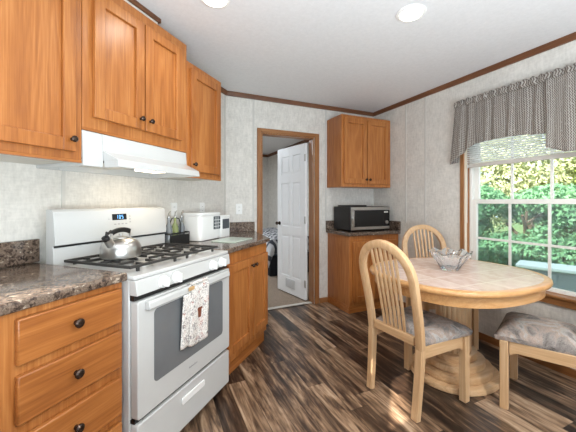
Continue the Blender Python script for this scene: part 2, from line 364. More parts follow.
# bedroom beyond the door
struct(MB().box(-0.6, XR + 0.14, 7.3, 7.42, 0, HC).build('wall_far', 'wall'))
struct(MB().box(XR, XR + 0.14, CY + 0.112, 7.3, 0, HC).build('wall_bedroom_right', 'wall'))
struct(MB().box(-0.6, -0.48, CY + 0.112, 7.3, 0, HC).build('wall_bedroom_left', 'wall'))
# crown moulding
def crown(path, mat, name='trim_1'):
    m = MB(); m.sweep(path, [(0, 0), (0.028, 0), (0.028, -0.012), (0.016, -0.034), (0, -0.046)], (0, 0, 1)); return m
def run(name, p0, p1, nrm, mat, z1, h, t):   # straight moulding along a wall: p0->p1 on the wall, nrm into the room
    p0 = Vector(p0); p1 = Vector(p1); n = Vector(nrm).normalized(); L = (p1 - p0).length
    d = (p1 - p0).normalized(); rz = math.atan2(d.y, d.x); side = -1 if (Matrix.Rotation(-rz, 2) @ Vector((n.x, n.y))).y < 0 else 1
    m = MB(); m.prism([(0, z1 - h), (side * t * 0.55, z1 - h), (side * t, z1 - h * 0.35), (side * t, z1), (0, z1)], 0, L, 0)
    return struct(m.build(name, mat, loc=(p0.x, p0.y, 0), rz=rz))
run('trim_1', (CX + 0.0, CY), (XR, CY), (0, -1), 'trim_x', HC, 0.046, 0.026)
run('trim_2', (XR, -4), (XR, CY - 0.026), (-1, 0), 'trim_x', HC, 0.046, 0.026)
run('trim_3', w(-0.62, 0).to_2d(), w(0, 0).to_2d(), (Q, -Q), 'trim_x', HC, 0.046, 0.026)
run('trim_4', (-0.48, 7.3), (XR, 7.3), (0, -1), 'trim_x', HC, 0.06, 0.03)
run('trim_5', (XR, CY + 0.12), (XR, 7.27), (-1, 0), 'trim_x', HC, 0.06, 0.03)
# duct chase above the hood cabinet, papered like the wall, with its own crown
m = MB().box(-2.75, -1.290, -0.298, -0.001, 2.3615, HC)
struct(m.build('wall_chase', 'wall', loc=w(0, 0), rz=R45))
m = MB().box(0, 1.476, -0.016, 0, HC - 0.030, HC); struct(m.build('trim_6', 'trim_x', loc=w(-2.75, 0.298), rz=R45, bevel=0.004))
m = MB().box(0, 0.016, -0.298, -0.001, HC - 0.030, HC); struct(m.build('trim_7', 'trim_y', loc=w(-1.290, 0), rz=R45, bevel=0.004))
# baseboards
run('baseboard_right', (XR, -4), (XR, 2.81), (-1, 0), 'cas_x', 0.062, 0.062, 0.012)
run('baseboard_back', (1.905, CY), (2.018, CY), (0, -1), 'cas_x', 0.062, 0.062, 0.012)
# battens over the wall-board seams
nb = 8
for (x0, x1, y0, y1, z0, z1) in ((1.046, 1.066, CY - 0.004, CY, 1.032, HC - 0.047), (2.005 - 0.02, 2.005, CY - 0.004, CY, 1.0, HC - 0.047),
                                 (XR - 0.004, XR, 2.70, 2.72, 1.0, HC - 0.047), (XR - 0.004, XR, 2.42, 2.44, 0.064, HC - 0.047)):
    struct(MB().box(x0, x1, y0, y1, z0, z1).build('trim_%d' % nb, 'batten')); nb += 1
for s0, z0, z1 in ((-1.685, 1.215, 1.43), (-0.03, 1.04, HC - 0.05)):
    struct(MB().box(-0.01, 0.01, -0.004, 0, z0, z1).build('trim_%d' % nb, 'batten', loc=w(s0, 0), rz=R45)); nb += 1
struct(MB().box(DX0 + 0.012, DX1 - 0.012, CY + 0.02, CY + 0.075, 0.0045, 0.012).build('trim_%d' % nb, 'strip', bevel=0.003))

# ------------------------------------------------------------------ door
D = struct(thing('door_1', 'white six panel door standing open in oak casing on the far wall', 'door', (DX0, CY, 0)))
W_ = DX1 - DX0
m = MB(); m.box(0.001, 0.014, 0.0, 0.11, 0, DZ - 0.001); m.box(W_ - 0.014, W_ - 0.001, 0.0, 0.11, 0, DZ - 0.001); m.box(0.014, W_ - 0.014, 0, 0.11, DZ - 0.015, DZ - 0.001); m.box(0.014, 0.026, 0.03, 0.06, 0, DZ - 0.015)
m.build('door_jamb', 'cas_v', D, bevel=0.001)
m = MB(); m.box(-0.054, -0.004, -0.016, -0.001, 0.0, DZ + 0.046); m.box(W_ + 0.002, W_ + 0.066, -0.016, -0.001, 0.0, DZ + 0.046); m.build('door_casing', 'cas_v', D, bevel=0.005)
MB().box(-0.004, W_ + 0.002, -0.016, -0.001, DZ - 0.002, DZ + 0.046).build('door_casing', 'cas_x', D, bevel=0.005)
# leaf in its own frame: hinge at origin, leaf along +x, front face -y
leaf_len, leaf_h = 0.645, 1.985
hinge = Vector((1.802 - DX0, 0.118, 0)); ang = math.atan2(4.022 - (CY + 0.118), 1.691 - 1.802)
t = 0.035
pan = []
for zz0, zz1 in ((0.25, 0.80), (0.92, 1.50), (1.62, 1.86)):
    for xx0, xx1 in ((0.10, 0.29), (0.355, 0.545)): pan.append((xx0, xx1, zz0, zz1))
m = MB()
m.box(0, 0.10, 0, t, 0.018, leaf_h); m.box(0.545, leaf_len, 0, t, 0.018, leaf_h); m.box(0.29, 0.355, 0, t, 0.018, leaf_h)
for xx0, xx1 in ((0.10, 0.29), (0.355, 0.545)):
    for a, b in ((0.018, 0.25), (0.80, 0.92), (1.50, 1.62), (1.86, leaf_h)): m.box(xx0, xx1, 0, t, a, b)
for xx0, xx1, a, b in pan:
    m.box(xx0, xx1, 0.010, t - 0.010, a, b); m.box(xx0 + 0.028, xx1 - 0.028, 0.003, t - 0.003, a + 0.028, b - 0.028)
leaf = m.build('door_leaf', 'white_paint', D, bevel=0.003, loc=hinge, rz=ang)
for sy in (0, 1):
    m = MB(); y0 = t if sy else 0; sg = 1 if sy else -1
    m.lathe([(0.001, 0), (0.026, 0.001), (0.026, 0.008), (0.010, 0.012), (0.010, 0.030), (0.022, 0.038), (0.026, 0.050), (0.020, 0.060), (0.001, 0.063)], (leaf_len - 0.06, y0, 0.95), 16, 1)
    if sy:
        for v in m.bm.verts: v.co.y = 2 * t - v.co.y if False else t + (t - v.co.y)
    m.build('door_knob', 'bronze', leaf)
for z in (0.22, 1.02, 1.80): MB().lathe([(0.007, z - 0.045), (0.007, z + 0.045)], (-0.004, t + 0.004, 0), 8).box(-0.004, 0.02, t + 0.0005, t + 0.003, z - 0.044, z + 0.044).build('hinge', 'steel', leaf)
m = MB(); m.box(0.22, 0.43, t + 0.0005, t + 0.006, 0.10, 0.215)
for i in range(6): m.box(0.232, 0.418, t + 0.006, t + 0.010, 0.110 + i * 0.0165, 0.119 + i * 0.0165)
m.build('vent_grille', 'ventgrey', leaf)
# bed in the room beyond
B = thing('bed', 'bed with black and white patterned quilt seen through the open door', 'bed', (2.255, 5.75, 0.0045))
MB().box(-0.44, 0.44, -1.0, 1.0, 0.0, 0.33).build('bed_base', 'bedbase', B, bevel=0.02)
MB().box(-0.43, 0.43, -0.99, 0.99, 0.332, 0.42).build('mattress', 'bedsheet', B, bevel=0.03)
def qf(u, v):
    x = (u - 0.5) * 0.94; y = (v - 0.5) * 2.06
    drop = max(0, abs(x) - 0.40) * 3.2 + max(0, abs(y) - 0.96) * 3.2
    return (x, y, 0.60 + 0.03 * sin(7 * u + 2) * sin(9 * v) - drop + 0.01 * sin(60 * u))
MB().grid(qf, 30, 50).build('quilt', 'quilt', B, solid=0.03)

# ------------------------------------------------------------------ kitchen window on the right
WN = struct(thing('window_1', 'white double hung window with wood casing in the right wall', 'window', (XR, WY1, 0), -pi / 2))
WW = WY1 - WY0     # local x runs to the right, y outward
m = MB(); m.box(-0.034, 0.004, -0.016, -0.001, WZ0 - 0.03, WZ1 + 0.035); m.box(WW - 0.004, WW + 0.034, -0.016, -0.001, WZ0 - 0.03, WZ1 + 0.035); m.build('window_casing', 'cas_v', WN, bevel=0.004)
MB().box(0.004, WW - 0.004, -0.016, -0.001, WZ1 - 0.004, WZ1 + 0.035).build('window_casing', 'cas_x', WN, bevel=0.004)
MB().box(-0.034, WW + 0.034, -0.030, 0.10, WZ0 - 0.022, WZ0 - 0.001 + 0.002).build('window_sill', 'cas_x', WN, bevel=0.005)
MB().box(-0.034, WW + 0.034, -0.016, -0.001, WZ0 - 0.075, WZ0 - 0.023).build('window_apron', 'cas_x', WN, bevel=0.004)
m = MB(); m.box(0.001, 0.008, 0.0, 0.075, WZ0 + 0.002, WZ1 - 0.001); m.box(WW - 0.008, WW - 0.001, 0, 0.075, WZ0 + 0.002, WZ1 - 0.001); m.box(0.008, WW - 0.008, 0, 0.075, WZ1 - 0.008, WZ1 - 0.001); m.build('window_jamb', 'whitewash', WN)
m = MB(); m.box(0.008, 0.020, 0.030, 0.048, WZ0 + 0.002, WZ1 - 0.008); m.box(WW - 0.020, WW - 0.008, 0.030, 0.048, WZ0 + 0.002, WZ1 - 0.008); m.build('window_stop', 'cas_v', WN)
G0, G1 = WY1 - 1.892, WY1 - 1.035
ZB, ZM, ZT = 0.592, 1.25, 1.95
m = MB()
for a, b in ((0.008, 0.040), (WW - 0.040, WW - 0.008)): m.box(a, b, 0.05, 0.13, WZ0 + 0.002, WZ1 - 0.008)
m.box(0.04, WW - 0.04, 0.05, 0.13, WZ0 + 0.002, WZ0 + 0.02); m.box(0.04, WW - 0.04, 0.05, 0.13, WZ1 - 0.03, WZ1 - 0.008)
m.build('window_frame', 'vinyl', WN, bevel=0.002)
def sash(name, y, z0, z1, za, zb, zm, glassmat):
    m = MB(); m.box(0.041, G0, y, y + 0.028, z0, z1); m.box(G1, WW - 0.041, y, y + 0.028, z0, z1); m.box(G0, G1, y, y + 0.028, z0, za); m.box(G0, G1, y, y + 0.028, zb, z1)
    o = m.build(name, 'vinyl', WN, bevel=0.002); wd_ = (G1 - G0)
    m = MB()
    for i in (1, 2): x = G0 + wd_ * i / 3; m.box(x - 0.009, x + 0.009, y + 0.008, y + 0.020, za, zb)
    for i in range(3): a = G0 + wd_ * i / 3 + (0.009 if i else 0); b = G0 + wd_ * (i + 1) / 3 - (0.009 if i < 2 else 0); m.box(a, b, y + 0.008, y + 0.020, zm - 0.009, zm + 0.009)
    m.build('muntin_grid', 'vinyl', o)
    MB().box(G0 - 0.004, G1 + 0.004, y + 0.0225, y + 0.0255, za - 0.004, zb + 0.004).build('glass_pane', glassmat, o)
    return o
sash('lower_sash', 0.055, WZ0 + 0.021, 1.272, ZB, 1.232, 0.911, 'pane')
sash('upper_sash', 0.088, 1.238, WZ1 - 0.031, 1.268, ZT, 1.61, 'pane')
MB().box(0.042, WW - 0.042, 0.122, 0.1235, WZ0 + 0.022, 1.24).build('insect_screen', 'screen', WN)
# sink window opening left of the picture
W2 = struct(thing('window_2', 'small window over the counter left of the picture', 'window', w(SW0, 0), R45))
SWW = SW1 - SW0
m = MB(); m.box(0.0, 0.03, 0.03, 0.09, SZ0, SZ1); m.box(SWW - 0.03, SWW, 0.03, 0.09, SZ0, SZ1); m.box(0.03, SWW - 0.03, 0.03, 0.09, SZ0, SZ0 + 0.03); m.box(0.03, SWW - 0.03, 0.03, 0.09, SZ1 - 0.03, SZ1); m.build('window_frame', 'vinyl', W2)
m = MB(); m.box(-0.04, 0, -0.014, -0.001, SZ0 - 0.04, SZ1 + 0.04); m.box(SWW, SWW + 0.04, -0.014, -0.001, SZ0 - 0.04, SZ1 + 0.04); m.box(0, SWW, -0.014, -0.001, SZ1, SZ1 + 0.04); m.box(0, SWW, -0.014, -0.001, SZ0 - 0.04, SZ0); m.build('window_casing', 'cas_v', W2)

# ------------------------------------------------------------------ outdoors
GZ = -0.85
struct(MB().box(3.1, 40, -25, 40, GZ - 0.2, GZ).build('ground', 'lawn'))
def leaf_cloud(blobs, count, size, seed):
    r = random.Random(seed); bm = bmesh.new()
    for _ in range(count):
        bx, by, bz, rx, ry, rz = r.choices(blobs, weights=[b[3] * b[4] * b[5] for b in blobs])[0]
        while True:
            p = Vector((r.uniform(-1, 1), r.uniform(-1, 1), r.uniform(-1, 1)))
            if 0.45 < p.length < 1.0: break
        c = Vector((bx + p.x * rx, by + p.y * ry, bz + p.z * rz))
        n = (p + Vector((r.uniform(-1, 1), r.uniform(-1, 1), r.uniform(-.4, 1.2)))).normalized()
        a = n.orthogonal().normalized(); a.rotate(Matrix.Rotation(r.uniform(0, 2 * pi), 3, n)); b = n.cross(a); sz = size * r.uniform(0.6, 1.4)
        q = [c - a * sz, c + b * sz * 0.5 + n * sz * 0.15, c + a * sz, c - b * sz * 0.5 + n * sz * 0.15]
        bm.faces.new([bm.verts.new(v) for v in q])
    return bm
def tree(name, label, cat, x, y, h, rad, mat, seed, trunk=True, count=4200, size=0.085, group=None):
    r = random.Random(seed); o = thing(name, label, cat, (x, y, GZ), group=group)
    lo = 0.15 if not trunk else 0.28
    blobs = [(r.uniform(-.6, .6) * rad, r.uniform(-.6, .6) * rad, h * r.uniform(lo, 0.88), rad * r.uniform(.4, .65), rad * r.uniform(.4, .65), h * r.uniform(.12, .2)) for _ in range(11)]
    m = MB(); m.bm.free(); m.bm = leaf_cloud(blobs, count, size, seed); m.build('foliage', mat, o)
    m = MB(); m.tube([(0, 0, 0), (0.03, 0.02, h * .3), (-0.02, 0.05, h * .6), (0.02, 0, h * .8)], 0.07 if not trunk else 0.12, 8, (0, 1, 0), scale=[1.2, 1, .7, .3])
    for k_ in range(4): a = k_ * 1.7; m.tube([(0, 0.02, h * .3 + k_ * .1 * h), (rad * .4 * cos(a), rad * .4 * sin(a), h * .5 + k_ * .09 * h)], 0.035, 6, (0, 0, 1))
    m.build('trunk', 'bark', o); return o
tree('bush', 'dense green bush filling the left panes of the window', 'bush', 7.9, 6.0, 2.7, 1.2, 'leaf1', 3, False, 15000, 0.055)
tree('bush', 'dark green bush behind the middle panes of the window', 'bush', 8.7, 4.55, 2.6, 1.2, 'leaf1', 4, False, 15000, 0.055)
tree('bush', 'green bush rising behind the blue grey storage box outside', 'bush', 9.3, 2.7, 2.8, 1.25, 'leaf1', 5, False, 15000, 0.058)
tree('tree', 'bright leafed tree behind the bushes in the left upper panes', 'tree', 11.2, 9.0, 6.2, 1.9, 'leaf3', 6, True, 15000, 0.075)
tree('tree', 'pale green tree behind the middle upper panes', 'tree', 12.0, 6.2, 5.6, 1.9, 'leaf3', 8, True, 15000, 0.075)
tree('tree', 'yellow green sunlit tree in the right upper panes', 'tree', 12.6, 3.4, 5.4, 1.9, 'leaf2', 9, True, 15000, 0.075)
S = thing('storage_box', 'blue grey storage box with a white top standing outside the window', 'box', (6.45, 2.62, GZ), radians(22))
m = MB(); m.box(-0.2, 0.2, -0.75, 0.75, 0, 0.94)
for i in range(6): m.box(-0.212, -0.2, -0.72 + i * 0.25, -0.50 + i * 0.25, 0.05, 0.90)
m.build('box_body', 'shedgrey', S, bevel=0.01)
MB().box(-0.27, 0.27, -0.82, 0.82, 0.941, 1.00).build('box_lid', 'shedwhite', S, bevel=0.015)

# ------------------------------------------------------------------ cabinetry
def knob_mesh(parent, x, y, z, r=0.0145):
    return MB().lathe([(0.0005, -0.002), (r * 0.55, 0), (r * 0.45, 0.012), (r, 0.018), (r * 1.02, 0.024), (r * 0.7, 0.029), (0.0005, 0.030)], (x, y, z), 14, 1).build('knob', 'bronze', parent)
def panel_door(parent, x0, x1, z0, z1, yf, knob=None, st=0.058):
    """frame and recessed panel door whose back sits at y=yf"""
    t = 0.022; m = MB()
    m.box(x0, x0 + st, yf - t, yf - 0.0005, z0, z1); m.box(x1 - st, x1, yf - t, yf - 0.0005, z0, z1)
    m.box(x0 + st, x1 - st, yf - t, yf - 0.0005, z0, z0 + st); m.box(x0 + st, x1 - st, yf - t, yf - 0.0005, z1 - st, z1)
    m.box(x0 + st, x1 - st, yf - t + 0.014, yf - 0.0005, z0 + st, z1 - st)
    o = m.build('cabinet_door', 'oak_v', parent, bevel=0.0022)
    if knob: knob_mesh(o, knob[0], yf - t, knob[1])
    return o
def upper(name, label, s0, s1, z0, z1, doors, depth=0.348):
    o = thing(name, label, 'cabinet', w(s0, 0.001), R45)
    W = s1 - s0
    m = MB(); m.box(0.001, W - 0.001, -depth, -0.002, z0 + 0.012, z1); m.build('cabinet_body', 'oak_v', o, bevel=0.002)
    m = MB(); m.box(0.001, W - 0.001, -depth, -depth + 0.02, z0, z0 + 0.0118); m.build('bottom_rail', 'oak_h', o)
    MB().box(0.002, W - 0.002, -depth + 0.021, -0.003, z0 + 0.006, z0 + 0.0118).build('bottom_panel', 'almond', o)
    for (a, b, c, d, kn) in doors: panel_door(o, a - s0, b - s0, c, d, -depth, (kn[0] - s0, kn[1]) if kn else None)
    return o
upper('wall_cabinet', 'oak wall cabinet left of the range hood, cut by the left picture edge', -2.42, -1.826, 1.435, 2.26, [(-2.36, -1.866, 1.482, 2.225, (-1.888, 1.536))])
upper('wall_cabinet', 'tall set oak two door wall cabinet above the white range hood', -1.825, -1.069, 1.598, 2.26 + 0.10, [(-1.775, -1.466, 1.668, 2.295, (-1.496, 1.728)), (-1.456, -1.137, 1.668, 2.295, (-1.426, 1.728))])
upper('wall_cabinet', 'narrow oak single door wall cabinet right of the range hood', -1.068, -0.632, 1.425, 2.255, [(-1.040, -0.668, 1.470, 2.21, (-1.018, 1.520))])

# base cabinet with drawers, left of the stove
def base_body(o, W, depth, z1, toe=True):
    m = MB(); m.box(0.001, W - 0.001, -depth, -0.002, 0.10, z1); m.build('cabinet_body', 'oak_v', o, bevel=0.002)
    MB().box(0.001, W - 0.001, -depth + 0.03, -0.004, 0.0, 0.0995).build('toe_kick', 'oak_h', o)
ZC = 0.939
o = thing('base_cabinet', 'oak base cabinet with stacked drawers left of the white stove', 'cabinet', w(-2.33, 0.001), R45)
base_body(o, 0.483, 0.632, ZC - 0.037)
for a, b in ((0.728, 0.877), (0.538, 0.694), (0.334, 0.494), (0.128, 0.300)):
    d = MB().box(0.083, 0.467, -0.653, -0.6325, a, b).build('drawer', 'oak_h', o, bevel=0.005); knob_mesh(d, 0.266, -0.653, (a + b) / 2, 0.017)
o = thing('base_cabinet', 'oak base cabinet at the left picture edge beside the drawer cabinet', 'cabinet', w(-3.10, 0.001), R45)
base_body(o, 0.769, 0.632, ZC - 0.037)
panel_door(o, 0.04, 0.375, 0.16, 0.86, -0.632, (0.345, 0.80)); panel_door(o, 0.385, 0.72, 0.16, 0.86, -0.632, (0.415, 0.80))
# counters
o = thing('countertop', 'speckled brown laminate countertop left of the stove', 'countertop', w(-3.10, 0.001), R45)
MB().prism(rounded(-0.659, -0.002, ZC - 0.036, ZC, 0.010, 4), 0.0, 1.256, 0).build('counter_slab', 'granite', o)
MB().box(0.0, 1.284, -0.022, -0.002, ZC + 0.0005, ZC + 0.118).build('backsplash', 'granite', o, bevel=0.003)
ZR = 0.924
o = thing('countertop', 'speckled brown laminate countertop between the stove and the doorway', 'countertop', w(0, 0), R45)
def loc(s, d): return (s, -d)
m = MB(); m.prism([loc(-1.066, 0.659), loc(-0.318, 0.659), loc(0.226, 0.232), loc(0.006, 0.008), loc(-1.066, 0.003)], ZR - 0.036, ZR, 2); m.build('counter_slab', 'granite', o, bevel=0.008, seg=3)
MB().box(-1.066, -0.012, -0.022, -0.003, ZR + 0.0005, ZR + 0.104).build('backsplash', 'granite', o, bevel=0.003)
m = MB(); m.prism([loc(0.004, 0.008), loc(0.222, 0.226), loc(0.208, 0.240), loc(-0.010, 0.024)], ZR + 0.0005, ZR + 0.104, 2); m.build('backsplash', 'granite', o, bevel=0.002)
o = thing('base_cabinet', 'oak two door base cabinet between the stove and the doorway', 'cabinet', w(0, 0), R45)
m = MB(); m.prism([loc(-1.068, 0.632), loc(-0.335, 0.632), loc(0.190, 0.212), loc(-0.003, 0.012), loc(-1.068, 0.006)], 0.10, ZR - 0.037, 2); m.build('cabinet_body', 'oak_v', o, bevel=0.002)
m = MB(); m.prism([loc(-1.066, 0.612), loc(-0.345, 0.612), loc(0.180, 0.205), loc(-0.003, 0.022), loc(-1.066, 0.016)], 0.0, 0.0995, 2); m.build('toe_kick', 'oak_h', o)
panel_door(o, -1.00, -0.640, 0.16, 0.802, -0.632, (-0.664, 0.742), 0.062); panel_door(o, -0.630, -0.350, 0.16, 0.802, -0.632, (-0.606, 0.742), 0.062)
# corner cabinets by the window wall
o = thing('wall_cabinet', 'oak two door wall cabinet in the far right corner above the microwave', 'cabinet', (2.012, CY - 0.002, 0))
WQ = XR - 0.004 - 2.012
MB().box(0, WQ, -0.318, 0, 1.424, 2.262).build('cabinet_body', 'oak_v', o, bevel=0.002)
panel_door(o, 0.028, 0.352, 1.462, 2.225, -0.318, (0.333, 1.512)); panel_door(o, 0.362, 0.688, 1.462, 2.225, -0.318, (0.384, 1.512))
o = thing('base_cabinet', 'oak base cabinet in the far right corner under the microwave', 'cabinet', (2.022, CY - 0.002, 0))
WB = XR - 0.004 - 2.022
MB().box(0, WB, -0.455, 0, 0.085, 0.866).build('cabinet_body', 'oak_v', o, bevel=0.002)
MB().box(0, WB, -0.448, 0, 0.0, 0.0845).build('toe_kick', 'oak_h', o)
panel_door(o, 0.04, 0.352, 0.125, 0.80, -0.455, (0.330, 0.745)); panel_door(o, 0.362, 0.675, 0.125, 0.80, -0.455, (0.384, 0.745))
o = thing('countertop', 'speckled brown laminate countertop under the microwave in the corner', 'countertop', (1.992, CY - 0.002, 0))
WT = XR - 0.004 - 1.992; ZQ = 0.905
MB().box(0, WT, -0.495, 0, ZQ - 0.038, ZQ).build('counter_slab', 'granite', o, bevel=0.008, seg=3)
MB().box(0, WT, -0.020, 0, ZQ + 0.0005, ZQ + 0.110).build('backsplash', 'granite', o, bevel=0.003)
MB().box(WT - 0.020, WT, -0.495, -0.021, ZQ + 0.0005, ZQ + 0.110).build('backsplash', 'granite', o, bevel=0.003)

# ------------------------------------------------------------------ range hood
HW = 0.752
o = thing('range_hood', 'white under cabinet range hood above the stove', 'range hood', w(-1.823, 0.001), R45)
m = MB()
prof = [(-0.003, 1.424), (-0.003, 1.5965), (-0.345, 1.5965), (-0.352, 1.510), (-0.455, 1.462), (-0.462, 1.424), (-0.452, 1.424), (-0.445, 1.455), (-0.020, 1.470), (-0.018, 1.424)]
m.prism(prof, 0.105, HW, 0)
m.prism([(-0.003, 1.424), (-0.003, 1.5965), (-0.345, 1.5965), (-0.352, 1.510), (-0.356, 1.424), (-0.346, 1.424), (-0.342, 1.462), (-0.020, 1.470), (-0.018, 1.424)], 0.0, 0.1045, 0)
m.prism([(-0.346, 1.424), (-0.342, 1.455), (-0.02, 1.470), (-0.018, 1.424)], 0.0005, 0.012, 0); m.prism([(-0.452, 1.424), (-0.445, 1.455), (-0.357, 1.470), (-0.357, 1.424)], 0.1055, 0.115, 0); m.prism([(-0.452, 1.424), (-0.445, 1.455), (-0.02, 1.470), (-0.018, 1.424)], HW - 0.012, HW - 0.0005, 0)
m.build('hood_shell', 'white', o, bevel=0.003)
MB().box(0.05, 0.34, -0.33, -0.10, 1.445, 1.452).build('grease_filter', 'alu', o, bevel=0.002)
MB().box(0.40, 0.56, -0.40, -0.24, 1.438, 1.4535).build('lamp_lens', 'hoodlens', o, bevel=0.006)
ld = bpy.data.lights.new('hood_lamp', 'AREA'); ld.shape = 'RECTANGLE'; ld.size = 0.15; ld.size_y = 0.15; ld.energy = 1.1; ld.color = (1.0, 0.86, 0.66)
lo = bpy.data.objects.new('hood_lamp', ld); COL.objects.link(lo); lo.parent = o; lo.location = (0.48, -0.32, 1.434)

# ------------------------------------------------------------------ stove
ST = thing('stove', 'white freestanding gas stove between the two counters', 'stove', w(-1.840, 0), R45)
SWD = 0.758
MB().box(0.0, SWD, -0.665, -0.075, 0.045, 0.905).build('stove_body', 'white', ST, bevel=0.004)
m = MB()
for a in (0.05, SWD - 0.05):
    for b in (-0.62, -0.11): MB().lathe([(0.018, 0.0), (0.018, 0.012), (0.010, 0.014), (0.010, 0.0445)], (a, b, 0), 10).build('levelling_foot', 'black', ST)
m = MB(); m.prism(rounded(-0.002, SWD + 0.002, -0.700, -0.167, 0.012, 3), 0.906, 0.925, 2); ck = m.build('cooktop', 'white', ST, bevel=0.006, seg=3)
for bx in (0.20, 0.56):
    for by, rr in ((-0.54, 0.050), (-0.29, 0.042)):
        bo = MB().lathe([(rr, 0.9255), (rr, 0.930), (rr * .7, 0.932), (rr * .7, 0.935), (rr * .95, 0.937), (rr * .9, 0.941), (0.002, 0.942)], (bx, by, 0), 20).build('burner', 'alu', ST)
# two iron grates
for gi in (0, 1):
    x0 = 0.034 + gi * 0.349; x1 = x0 + 0.349; y0, y1 = -0.635, -0.190; z0, z1 = 0.944, 0.957; t = 0.014
    m = MB()
    m.box(x0, x1, y0, y0 + t, z0, z1); m.box(x0, x1, y1 - t, y1, z0, z1); m.box(x0, x0 + t, y0 + t, y1 - t, z0, z1); m.box(x1 - t, x1, y0 + t, y1 - t, z0, z1)
    ym = (y0 + y1) / 2; m.box(x0 + t, x1 - t, ym - 0.006, ym + 0.006, z0, z1)
    xm = (x0 + x1) / 2
    for q0, q1 in ((y0 + t, ym - 0.006), (ym + 0.006, y1 - t)):
        yc = (q0 + q1) / 2
        m.box(xm - 0.005, xm + 0.005, q0, q0 + 0.075, z0, z1); m.box(xm - 0.005, xm + 0.005, q1 - 0.075, q1, z0, z1)
        m.box(x0 + t, x0 + 0.125, yc - 0.005, yc + 0.005, z0, z1); m.box(x1 - 0.125, x1 - t, yc - 0.005, yc + 0.005, z0, z1)
        for sx in (x0 + 0.09, x1 - 0.09): m.box(sx - 0.004, sx + 0.004, q0, q0 + 0.05, z0, z1); m.box(sx - 0.004, sx + 0.004, q1 - 0.05, q1, z0, z1)
    for fx in (x0 + 0.05, x1 - 0.05):
        for fy in (y0 + 0.004, y1 - 0.014): m.box(fx - 0.008, fx + 0.008, fy, fy + 0.010, 0.9255, z0)
    m.build('grate', 'iron', ST, bevel=0.002)
# backguard with clock
m = MB(); m.prism([(-0.110, 0.906), (-0.110, 1.210), (-0.150, 1.210), (-0.164, 1.198), (-0.180, 1.052), (-0.178, 1.030), (-0.162, 1.028), (-0.162, 1.017), (-0.1655, 1.015), (-0.1655, 0.906)], 0.0, SWD, 0)
bg = m.build('backguard', 'white', ST, bevel=0.004)
MB().box(0.004, SWD - 0.004, -0.1665, -0.1625, 1.018, 1.0275).build('vent_slot', 'black', bg)
def slopey(z): return -0.164 - (1.198 - z) * (0.016 / 0.146)
def on_face(m, x0, x1, z0, z1, th):
    m.prism([(slopey(z0) - th, z0), (slopey(z1) - th, z1), (slopey(z1) - 0.0003, z1), (slopey(z0) - 0.0003, z0)], x0, x1, 0)
m = MB(); on_face(m, 0.325, 0.425, 1.140, 1.176, 0.002); dp = m.build('clock_display', 'blackgloss', bg)
m = MB()
for i, segs in enumerate(('bc', 'abcdef', 'acdfg')):
    x = 0.352 + i * 0.019; zA, zB, zC = 1.168, 1.158, 1.148; wv_ = 0.010; k_ = 0.0018
    for g in segs:
        if g in 'agd': zc = {'a': zA, 'g': zB, 'd': zC}[g]; on_face(m, x, x + wv_, zc - k_ / 2, zc + k_ / 2, 0.0028)
        else:
            xx = x if g in 'ef' else x + wv_ - k_; za, zb = (zB, zA) if g in 'bf' else (zC, zB); on_face(m, xx, xx + k_, za, zb, 0.0028)
m.build('clock_digits', 'digits', dp)
for q in [(0.335 + i * 0.026, 0.349 + i * 0.026, 1.112, 1.118) for i in range(4)] + [(0.445, 0.455, 1.120 + i * 0.018, 1.127 + i * 0.018) for i in range(3)] + [(0.300, 0.306, 1.145, 1.150)]:
    m = MB(); on_face(m, *q, 0.001); m.build('clock_button', 'grey', bg)
# front control panel with knobs
m = MB(); m.prism([(-0.666, 0.838), (-0.712, 0.838), (-0.704, 0.904), (-0.694, 0.9055), (-0.666, 0.9055)], 0.0, SWD, 0); cp = m.build('control_panel', 'white', ST, bevel=0.003)
for x in (0.152, 0.242, 0.553, 0.650):
    m = MB(); m.lathe([(0.030, 0), (0.030, 0.010), (0.024, 0.014), (0.023, 0.026), (0.020, 0.029), (0.001, 0.0295)], (x, -0.709, 0.868), 20, 1); m.box(x - 0.006, x + 0.006, -0.748, -0.734, 0.846, 0.890); m.build('burner_knob', 'white_plastic', cp, bevel=0.002)
MB().box(0.004, SWD - 0.004, -0.690, -0.666, 0.814, 0.8375).build('door_gap', 'black', ST)
# oven door
m = MB(); m.prism(rounded(0.006, SWD - 0.006, 0.292, 0.812, 0.012, 3), -0.710, -0.667, 1); od = m.build('oven_door', 'white', ST, bevel=0.005, seg=3)
m = MB(); m.prism(rounded(0.098, 0.668, 0.412, 0.752, 0.022, 5), -0.7125, -0.7103, 1); m.build('oven_window', 'dglass', od)
m = MB(); m.prism([(-0.7102, 0.766), (-0.7102, 0.806), (-0.728, 0.805), (-0.736, 0.798), (-0.738, 0.772), (-0.731, 0.766), (-0.722, 0.768)], 0.045, SWD - 0.045, 0); m.build('oven_handle', 'white', od, bevel=0.003)
m = MB()
for i, hh in enumerate((9, 6, 8, 6, 6, 9, 6, 6)): m.box(0.345 + i * 0.009, 0.351 + i * 0.009, -0.7112, -0.7102, 0.352, 0.352 + hh * 0.001)
m.build('maker_badge', 'grey', od)
MB().box(0.006, SWD - 0.006, -0.690, -0.666, 0.274, 0.290).build('door_gap', 'black', ST)
m = MB(); m.prism(rounded(0.006, SWD - 0.006, 0.058, 0.272, 0.012, 3), -0.708, -0.667, 1); dr = m.build('storage_drawer', 'white', ST, bevel=0.006, seg=3)
m = MB(); m.prism(rounded(0.285, 0.480, 0.188, 0.226, 0.012, 4), -0.716, -0.7082, 1); m.build('drawer_handle', 'white_plastic', dr, bevel=0.003)

